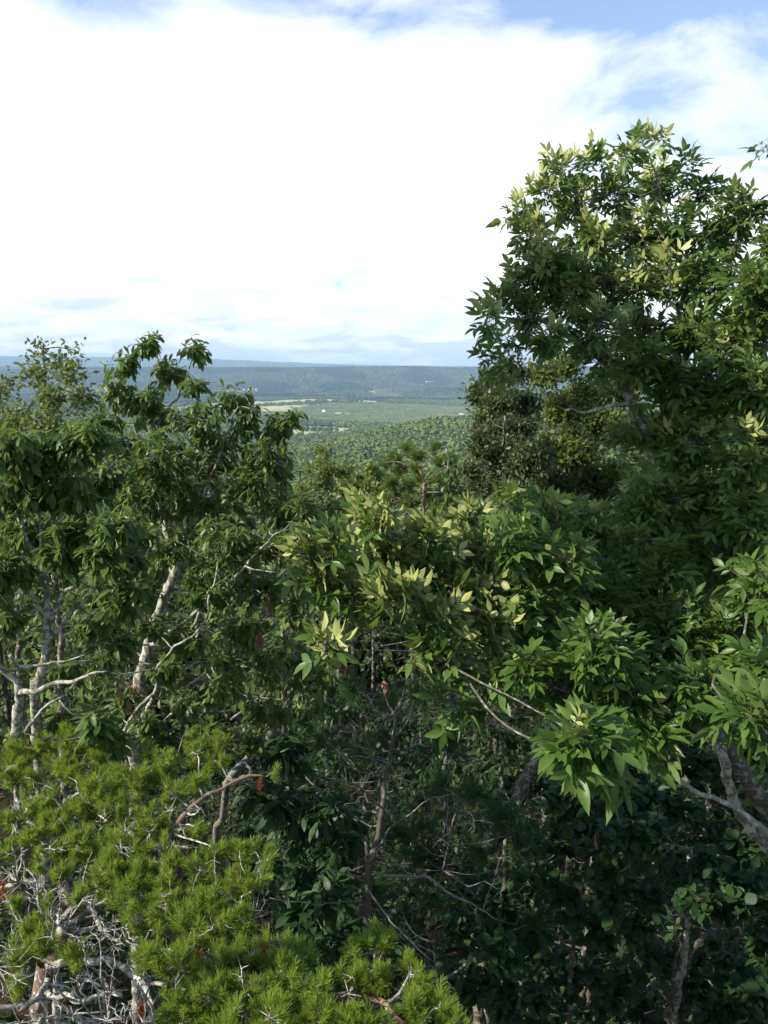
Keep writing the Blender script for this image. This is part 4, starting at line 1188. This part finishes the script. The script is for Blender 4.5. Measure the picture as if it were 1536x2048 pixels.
# half-dead conifer in the dark centre: bare grey branches, some dark needles
dc = Tree('dead_pine_tree', 'half dead conifer with bare grey forking branches in the dark centre', 'dead pine', 73, M['bark_dead'])
dc.trunk([(735, 1800, 6.0, .028), (760, 1660, 6.1, .024), (770, 1560, 6.2, .02), (785, 1480, 6.3, .016), (800, 1410, 6.4, .012), (810, 1370, 6.4, .006)], ground_xy=(-.05, 6.4), mat=M['bark_dark'])
for rows in (
        [(765, 1560, 6.2, 0.0078), (745, 1510, 6.1, 0.0072), (730, 1470, 6.0, 0.0052), (700, 1440, 6.0, 0.0026)],
        [(785, 1640, 6.1, 0.0091), (750, 1600, 5.9, 0.0084), (720, 1575, 5.8, 0.0072), (680, 1560, 5.7, 0.0046), (640, 1552, 5.7, 0.0025)],
        [(745, 1580, 5.9, 0.0065), (770, 1565, 5.9, 0.0052), (800, 1548, 6.0, 0.0033)],
        [(790, 1540, 6.2, 0.0065), (760, 1520, 6.1, 0.0052), (700, 1512, 6.0, 0.0033), (660, 1500, 6.0, 0.0025)],
        [(790, 1470, 6.3, 0.0065), (815, 1440, 6.2, 0.0059), (830, 1400, 6.1, 0.0039), (860, 1385, 6.0, 0.0025)],
        [(780, 1500, 6.2, 0.0059), (790, 1440, 6.1, 0.0052), (775, 1410, 6.1, 0.0033), (770, 1380, 6.1, 0.0025)],
        [(735, 1730, 6.0, 0.0078), (760, 1700, 5.8, 0.0065), (790, 1720, 5.7, 0.0046), (830, 1760, 5.7, 0.0026)],
        [(745, 1750, 6.0, 0.0117), (850, 1755, 5.8, 0.0104), (900, 1785, 5.7, 0.0091), (950, 1812, 5.7, 0.0065), (1000, 1845, 5.7, 0.0026)],
        [(760, 1690, 6.1, 0.0078), (800, 1640, 6.2, 0.0065), (860, 1600, 6.2, 0.0052), (900, 1590, 6.2, 0.0026)],
        [(885, 1740, 6.4, 0.0078), (905, 1650, 6.4, 0.0065), (915, 1600, 6.4, 0.0046), (890, 1580, 6.4, 0.0025)],
        [(735, 1780, 5.9, 0.0078), (770, 1830, 5.7, 0.0065), (830, 1890, 5.6, 0.0039), (880, 1930, 5.6, 0.0025)],
        [(740, 1770, 6.0, 0.0065), (680, 1740, 5.8, 0.0052), (640, 1742, 5.8, 0.0026)],
        [(730, 1800, 6.0, 0.0052), (640, 1808, 5.6, 0.0039), (540, 1800, 5.5, 0.0026)],
):
    dc.limb(rows, jitter=0.012)
dc.clumps([(a, b, c, 6.1 + dc.rng.randn() * .25, 9) for a, b, c in ((700, 1450, 50), (770, 1430, 50), (820, 1430, 45), (680, 1510, 50), (660, 1560, 45), (720, 1580, 50), (800, 1560, 45), (880, 1610, 50), (930, 1600, 45), (900, 1520, 45), (950, 1640, 45), (880, 1680, 45), (760, 1690, 45), (830, 1740, 45), (960, 1800, 40), (1000, 1780, 40), (1050, 1810, 45), (820, 1860, 40), (700, 1640, 40), (1000, 1720, 40), (960, 1480, 35))],
          tw=0.0035, bias=(0, 0, 0.0))
n0 = len(dc.tips)
dc.clumps([(a, b, c, 6.6 + dc.rng.randn() * .3, 22) for a, b, c in ((800, 1660, 50), (850, 1650, 50), (840, 1710, 45), (880, 1720, 40), (870, 1750, 30), (640, 1480, 60), (600, 1540, 50), (720, 1500, 60), (880, 1560, 60), (950, 1580, 55), (1000, 1620, 50), (960, 1700, 55), (1040, 1680, 50), (1040, 1760, 55), (1080, 1840, 50), (980, 1860, 50), (900, 1480, 50), (780, 1400, 60), (850, 1390, 60), (700, 1380, 50), (960, 1420, 50), (680, 1600, 50), (760, 1760, 60), (860, 1800, 50), (700, 1850, 50))],
          tw=0.0035, bias=(0, 0, 0.1))
P_, D_ = dc.tipdata()
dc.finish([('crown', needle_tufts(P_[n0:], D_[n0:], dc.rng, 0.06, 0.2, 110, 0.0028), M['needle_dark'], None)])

# thin stems standing in the shade
for nm, lab, seed, rows, xy in (
        ('young_tree', 'thin grey stem standing in the deepest shade right of centre', 81, [(1165, 2000, 8.6, .035), (1172, 1880, 8.6, .03), (1178, 1780, 8.6, .026), (1190, 1650, 8.6, .018), (1200, 1560, 8.6, .01)], (2.25, 8.4)),
        ('young_tree', 'short pale broken stem catching light in the shade at right', 82, [(1372, 1880, 7.4, .035), (1374, 1790, 7.4, .03), (1376, 1735, 7.4, .028), (1378, 1700, 7.4, .026)], (2.9, 7.3)),
        ('young_tree', 'leaning grey stem rising from the bottom edge at right', 83, [(1340, 2040, 8.2, .05), (1362, 1960, 8.3, .046), (1385, 1900, 8.4, .04), (1440, 1850, 8.6, .032), (1500, 1800, 8.9, .02)], (2.85, 7.9)),
        ('young_tree', 'dark upright stem at the bottom edge right of the bright pine', 84, [(1000, 2040, 8.0, .045), (1005, 1900, 8.0, .04), (1010, 1760, 8.0, .032), (1015, 1600, 8.0, .02)], (1.25, 7.9))):
    T = Tree(nm, lab, 'young tree', seed, M['bark_pale'] if seed == 82 else M['bark_dark'])
    T.trunk(rows, ground_xy=xy)
    q = T.nodes[0]
    top = q[-1, :3]
    T.clumps([(*(top + T.rng.randn(3) * np.array([.35, .35, .2])), .3, 8) for _ in range(5)], tw=0.004, world=True)
    P_, D_ = T.tipdata()
    T.finish([('crown', oak_leaves(P_, D_, T.rng, 0.12, (5, 8), 0.5, ROUND), M['shade_leaf'], None)], sides=7)

# ================================================================== the forest beyond
def crown_mesh(name, seed, conifer=False, cards=320, csz=1.0):
    """one whole tree of the far woods: crown of leaf clumps over a short trunk (unit: 1 = crown width)"""
    rs = np.random.RandomState(seed)
    s = Soup()
    if not conifer:
        nb = 11
        cb = unit(rs.randn(nb, 3)) * (0.14 + 0.22 * rs.rand(nb))[:, None] * np.array([1.1, 1.1, .7]) + np.array([0, 0, 0.62])
        rb = 0.19 + 0.12 * rs.rand(nb)
        w = rs.randint(0, nb, cards)
        u = unit(rs.randn(cards, 3) + np.array([0, 0, .35]))
        pos = cb[w] + u * rb[w][:, None] * (0.75 + 0.3 * rs.rand(cards))[:, None]
        nrm = unit(u + 0.45 * rs.randn(cards, 3))
        sc = (0.085 + 0.06 * rs.rand(cards)) * csz
        tint = np.clip(0.5 * rs.rand(nb)[w] + 0.5 * rs.rand(cards), 0, 1)
    else:
        h = rs.rand(cards) ** 0.8
        a = rs.rand(cards) * 6.28
        rad = 0.33 * (1 - h) ** 0.8 * (0.6 + 0.4 * rs.rand(cards))
        pos = np.stack([rad * np.cos(a), rad * np.sin(a), 0.25 + 1.35 * h], -1)
        u = unit(np.stack([np.cos(a), np.sin(a), 0.5 + 0 * a], -1))
        nrm = unit(u + 0.4 * rs.randn(cards, 3))
        sc = 0.08 + 0.04 * rs.rand(cards)
        tint = rs.rand(cards)
    tv = np.array([[-1, -.6, 0], [0, -1, .15], [1, -.5, 0], [.8, .7, -.1], [-.1, 1, .1], [-.9, .6, 0]], float)
    tf = np.array([[0, 1, 2], [0, 2, 3], [0, 3, 4], [0, 4, 5]])
    V, Fc, k = inst(tv, tf, frames(np.cross(nrm, rs.randn(cards, 3)), nrm), sc, pos)
    s.add(V, Fc, np.repeat(tint, k))
    q = np.array([[0, 0, -0.15, .03], [0, 0, .3, .025], [0, 0, .6, .012]])
    V, Fc = tube(q, 5)
    s.add(V, Fc, np.zeros(len(V)))
    me_o = s.build(name, M['conifer_far'] if conifer else M['forest'], smooth=False)
    return me_o


rng = np.random.RandomState(5)
protos = [crown_mesh('forest_tree', 900 + k) for k in range(4)] + [crown_mesh('forest_conifer', 950, True, 160)]
protos.append(crown_mesh('broadleaf_tree', 960, False, 9000, 0.2))
protos[5].location = (2.2, 33, float(height(2.2, 33)))
protos[5].scale = (8, 8, 9)
tag(protos[5], 'fine leaved green tree down the slope, farthest of those below the gap', 'tree')
G1 = 'trees of the wooded hill in the middle distance'
L1 = 'rounded green tree in the woods covering the nearer hill'
L2 = 'pointed dark conifer standing among the rounded trees of the nearer hill'
# candidate places on the near hill, in front view
cand = []
for _ in range(40000):
    y = 620 + 640 * rng.rand()
    x = y * (-0.22 + 0.42 * rng.rand())
    cand.append((x, y))
cand = np.array(cand)
keep = []
cell = {}
for x, y in cand:
    kx, ky = int(x // 8), int(y // 8)
    ok = True
    for a in (-1, 0, 1):
        for b in (-1, 0, 1):
            for (u, v) in cell.get((kx + a, ky + b), ()):
                if (u - x) ** 2 + (v - y) ** 2 < 49:
                    ok = False
    if ok:
        cell.setdefault((kx, ky), []).append((x, y))
        keep.append((x, y))
keep = np.array(keep)
keep = keep[meadow(keep[:, 0], keep[:, 1]) < 0.3]
kz = height(keep[:, 0], keep[:, 1])
prow_ = 735 + (8 - (kz + 7)) / keep[:, 1] * F
pcol = 768 + keep[:, 0] / keep[:, 1] * F
vis = (pcol > 600) & (pcol < 930) & (prow_ > 820) & (prow_ < 935)
order = np.argsort(np.where(vis, keep[:, 1], 1e9))
solo = order[:min(290, int(vis.sum()))]
used = [False] * 5
for n_, ii in enumerate(solo):
    x, y = keep[ii]
    v = 4 if rng.rand() < 0.03 else rng.randint(4)
    if not used[v]:
        o = protos[v]
        used[v] = True
    else:
        o = protos[v].copy()
        COL.objects.link(o)
    sc = 9.5 + 6 * rng.rand()
    o.location = (x, y, float(height(x, y)))
    o.scale = (sc, sc, sc * (0.8 + 0.3 * rng.rand()))
    o.rotation_euler = (0, 0, rng.rand() * 6.28)
    tag(o, L2 if v == 4 else L1, 'conifer' if v == 4 else 'tree', G1)
for v in range(5):
    if not used[v]:
        protos[v].location = (-40 + v * 9, 700, float(height(-40 + v * 9, 700)))
        protos[v].scale = (9, 9, 9)
        tag(protos[v], L2 if v == 4 else L1, 'conifer' if v == 4 else 'tree', G1)
rest = np.delete(keep, solo, axis=0)


def scatter(name, pts, scale, picks, mat=None, zs=1.0):
    """ONE object: a wood whose trees cannot be told apart"""
    z = height(pts[:, 0], pts[:, 1])
    me = bpy.data.meshes.new(name)
    me.vertices.add(len(pts))
    me.vertices.foreach_set('co', np.column_stack([pts, z]).astype(np.float32).ravel())
    for an, av in (('sz', scale), ('rot', rng.rand(len(pts)) * 6.28)):
        a = me.attributes.new(an, 'FLOAT', 'POINT')
        a.data.foreach_set('value', np.asarray(av, np.float32))
    o = bpy.data.objects.new(name, me)
    COL.objects.link(o)
    tag(o, kind='stuff')
    g = bpy.data.node_groups.new(name, 'GeometryNodeTree')
    g.interface.new_socket('Geometry', in_out='INPUT', socket_type='NodeSocketGeometry')
    g.interface.new_socket('Geometry', in_out='OUTPUT', socket_type='NodeSocketGeometry')
    gi, go = g.nodes.new('NodeGroupInput'), g.nodes.new('NodeGroupOutput')
    iop = g.nodes.new('GeometryNodeInstanceOnPoints')
    g2i = g.nodes.new('GeometryNodeGeometryToInstance')
    for p in picks[::-1]:
        oi = g.nodes.new('GeometryNodeObjectInfo')
        oi.transform_space = 'ORIGINAL'
        oi.inputs['Object'].default_value = protos[p]
        src = oi.outputs['Geometry']
        if mat:
            sm = g.nodes.new('GeometryNodeSetMaterial')
            sm.inputs['Material'].default_value = mat
            g.links.new(src, sm.inputs[0])
            src = sm.outputs[0]
        g.links.new(src, g2i.inputs[0])
    g.links.new(gi.outputs[0], iop.inputs['Points'])
    g.links.new(g2i.outputs[0], iop.inputs['Instance'])
    iop.inputs['Pick Instance'].default_value = True
    rv = g.nodes.new('FunctionNodeRandomValue')
    rv.data_type = 'INT'
    rv.inputs[4].default_value = 0
    rv.inputs[5].default_value = len(picks) - 1
    g.links.new(rv.outputs[2], iop.inputs['Instance Index'])
    na_ = g.nodes.new('GeometryNodeInputNamedAttribute')
    na_.data_type = 'FLOAT'
    na_.inputs[0].default_value = 'sz'
    cx = g.nodes.new('ShaderNodeCombineXYZ')
    mz = g.nodes.new('ShaderNodeMath')
    mz.operation = 'MULTIPLY'
    mz.inputs[1].default_value = zs
    g.links.new(na_.outputs[0], cx.inputs[0])
    g.links.new(na_.outputs[0], cx.inputs[1])
    g.links.new(na_.outputs[0], mz.inputs[0])
    g.links.new(mz.outputs[0], cx.inputs[2])
    g.links.new(cx.outputs[0], iop.inputs['Scale'])
    nr_ = g.nodes.new('GeometryNodeInputNamedAttribute')
    nr_.data_type = 'FLOAT'
    nr_.inputs[0].default_value = 'rot'
    cr = g.nodes.new('ShaderNodeCombineXYZ')
    g.links.new(nr_.outputs[0], cr.inputs[2])
    g.links.new(cr.outputs[0], iop.inputs['Rotation'])
    g.links.new(iop.outputs[0], go.inputs[0])
    md = o.modifiers.new('wood', 'NODES')
    md.node_group = g
    return o


def wedge(n, r0, r1, half=0.52):
    a = (rng.rand(n) * 2 - 1) * half
    r = np.sqrt(r0 ** 2 + (r1 ** 2 - r0 ** 2) * rng.rand(n))
    return np.column_stack([r * np.sin(a), r * np.cos(a)])


sl = wedge(330, 26, 150, 0.62)
sl = sl[np.hypot(sl[:, 0] - 2.2, sl[:, 1] - 33) > 4]
scatter('slope_forest', sl, 6.5 + 2.5 * rng.rand(len(sl)), [5])
# woods on the slope below and on the near hill, beside the trees above
near = np.vstack([rest, wedge(9000, 130, 1400)])
blocked = {}
for x, y in keep[solo]:
    blocked[(int(x // 9), int(y // 9))] = 1
near = np.array([p for p in near if (int(p[0] // 9), int(p[1] // 9)) not in blocked])
near = near[meadow(near[:, 0], near[:, 1]) < 0.3]
scatter('forest', near, 9 + 6 * rng.rand(len(near)), [0, 1, 2, 3])
mid = wedge(95000, 1400, 4900)
mm, yy = meadow(mid[:, 0], mid[:, 1]), young(mid[:, 0], mid[:, 1])
old = mid[(mm < 0.35) & (yy < 0.5)]
oc = (wav(old[:, 0], old[:, 1], 600, 15) > 0.3) & (old[:, 1] > 2500)
scatter('valley_conifers', old[oc], 10 + 6 * rng.rand(oc.sum()), [4, 4, 0])
old = old[~oc]
scatter('valley_forest', old, 10 + 7 * rng.rand(len(old)), [0, 1, 2, 3])
yg = mid[(mm < 0.35) & (yy >= 0.5)]
scatter('young_forest', yg, 6 + 3 * rng.rand(len(yg)), [0, 1, 2, 3], M['young'], 0.6)
# rows of trees along the fields
hedge = []
for (x0, y0, x1, y1, n_) in ((-750, 3700, -120, 3830, 120), (-700, 3720, -300, 3740, 60), (-260, 2450, -140, 2430, 30), (-290, 2370, -245, 2300, 16), (-140, 2360, -90, 2330, 16), (-230, 2240, -150, 2215, 26)):
    tt = rng.rand(n_)
    hedge.append(np.column_stack([x0 + (x1 - x0) * tt + rng.randn(n_) * 6, y0 + (y1 - y0) * tt + rng.randn(n_) * 7]))
hedge = np.vstack(hedge)
scatter('field_edge_woods', hedge, 10 + 6 * rng.rand(len(hedge)), [0, 1, 2, 3])
far = wedge(90000, 4900, 8000)
far = far[meadow(far[:, 0], far[:, 1]) < 0.35]
fy = young(far[:, 0], far[:, 1]) > 0.5
fc = (wav(far[:, 0], far[:, 1], 1100, 14) > 0.15) & ~fy
fo = far[~fy & ~fc]
scatter('ridge_forest', fo, 13 + 9 * rng.rand(len(fo)), [0, 1, 2, 3, 4])
scatter('ridge_conifers', far[fc], 14 + 9 * rng.rand(fc.sum()), [4, 4, 4, 0])
scatter('ridge_young_forest', far[fy], 10 + 5 * rng.rand(fy.sum()), [0, 1, 2, 3], M['young'], 0.5)
fr = wedge(60000, 8000, 16500)
scatter('horizon_forest', fr, 26 + 22 * rng.rand(len(fr)), [0, 1, 2, 3], None, 0.7)


# ------------------------------------------------------------------ houses in the valley
def boxs(s, x0, x1, y0, y1, z0, z1):
    V = [(x, y, z) for z in (z0, z1) for y in (y0, y1) for x in (x0, x1)]
    Fq = [(0, 2, 3, 1), (4, 5, 7, 6), (0, 1, 5, 4), (2, 6, 7, 3), (0, 4, 6, 2), (1, 3, 7, 5)]
    s.add(V, [t_ for q in Fq for t_ in ((q[0], q[1], q[2]), (q[0], q[2], q[3]))])


def gable(s, x0, x1, y0, y1, z0, z1, ov=0.5):
    ym = (y0 + y1) / 2
    t_ = 0.25
    V = []
    for x in (x0 - ov, x1 + ov):
        V += [(x, y0 - ov, z0), (x, ym, z1), (x, y1 + ov, z0), (x, y0 - ov, z0 + t_), (x, ym, z1 + t_), (x, y1 + ov, z0 + t_)]
    q = [(0, 1, 7, 6), (1, 2, 8, 7), (3, 9, 10, 4), (4, 10, 11, 5), (0, 6, 9, 3), (2, 5, 11, 8), (0, 3, 4, 1), (1, 4, 5, 2), (6, 7, 10, 9), (7, 8, 11, 10)]
    s.add(V, [t2 for a in q for t2 in ((a[0], a[1], a[2]), (a[0], a[2], a[3]))])


def house(label, x, y, w, dpt, h, rh, wall, roof, rot=0.0, chimney=False, lift=0.0):
    z = float(height(x, y)) + lift
    root = thing('house', label, 'house', (x, y, z))
    root.rotation_euler = (0, 0, rot)
    s = Soup(); boxs(s, -w / 2, w / 2, -dpt / 2, dpt / 2, -2, h)
    # gable ends
    for xx in (-w / 2, w / 2):
        s.add([(xx, -dpt / 2, h), (xx, dpt / 2, h), (xx, 0, h + rh)], [(0, 1, 2)])
    s.build('wall', wall, root, smooth=False)
    s = Soup(); gable(s, -w / 2, w / 2, -dpt / 2, dpt / 2, h + 0.02, h + rh + 0.02)
    r_ = s.build('roof', roof, root, smooth=False)
    if chimney:
        s = Soup(); boxs(s, -w * .3, -w * .3 + 1.2, -.6, .6, h, h + rh + 2.2)
        s.build('chimney', M['brick'], r_, smooth=False)
    for k_ in range(3):
        s = Soup(); xc = -w / 2 + w * (k_ + .5) / 3
        boxs(s, xc - .6, xc + .6, -dpt / 2 - .06, -dpt / 2 + .02, 1.0, 2.5)
        s.build('door' if k_ == 1 else 'window', M['dark_window'], root, smooth=False)
    return root


def ground_hit(px, py):
    """where the line of sight meets the ground"""
    d = at(px, py, 1.0) - EYE
    t_ = np.geomspace(300, 20000, 20000)
    P = EYE + t_[:, None] * d
    g = height(P[:, 0], P[:, 1])
    k_ = np.argmax(P[:, 2] < g)
    return P[k_, 0], P[k_, 1]


hx, hy = ground_hit(655, 851)
house('white house with reddish roof beside the small pale field', hx, hy, 26, 11, 4.5, 4, M['white_wall'], M['red_roof'], 0.2)
hx, hy = ground_hit(648, 826)
house('tiny white gabled house among the trees above the small field', hx, hy, 14, 10, 5, 5, M['white_wall'], M['pale_roof'], -0.5, lift=3)
hx, hy = ground_hit(676, 829)
house('long low pale farm shed right of the tiny white house', hx, hy, 24, 9, 3.0, 2, M['grey_roof'], M['pale_roof'], 0.1, lift=2)
hx, hy = ground_hit(860, 769)
house('long white roofed barn far off on the wooded plain', hx, hy, 75, 24, 8, 6, M['white_wall'], M['pale_roof'], 0.05, lift=12)
hx, hy = ground_hit(922, 838)
house('brown house with pale roof and chimney on the crest of the nearer hill', hx, hy, 15, 10, 7, 4.5, M['brick'], M['pale_roof'], 0.3, True, lift=9)

# tall pale mast on the horizon
mx_, my_ = 883, 737
X0 = (mx_ - 768) / F * 9000
zb = float(height(X0, 9000))
tw_root = thing('water_tower', 'thin pale water tower standing on the far horizon', 'water tower', (X0, 9000, zb))
s = Soup(); V, Fc = tube(np.array([[0, 0, -2, 5.0], [0, 0, 6, 3.2], [0, 0, 40, 3.0], [0, 0, 48, 4.0]]), 12); s.add(V, Fc); s.build('column', M['metal'], tw_root)
s = Soup(); V, Fc = tube(np.array([[0, 0, 46, 4.0], [0, 0, 50, 9.5], [0, 0, 56, 11.5], [0, 0, 61, 9.5], [0, 0, 65, 3.0]]), 16); s.add(V, Fc); s.build('tank', M['metal'], tw_root)

# ------------------------------------------------------------------ haze over the valley
hb = Soup()
zmin = float(gz.min()) - 1.0
zmax = max(float(gz.max()), 30.0) + 45.0
boxs(hb, -17400, 17400, -17400, 17400, zmin, zmax)
m, t, out = new_mat('haze')
pv = N(t, 'ShaderNodeVolumePrincipled')
pv.inputs['Color'].default_value = (0.50, 0.74, 1.0, 1)
pv.inputs['Density'].default_value = 7.5e-5
pv.inputs['Anisotropy'].default_value = 0.0
t.links.new(pv.outputs[0], out.inputs['Volume'])
hz = hb.build('haze', m, smooth=False)
tag(hz, kind='stuff')
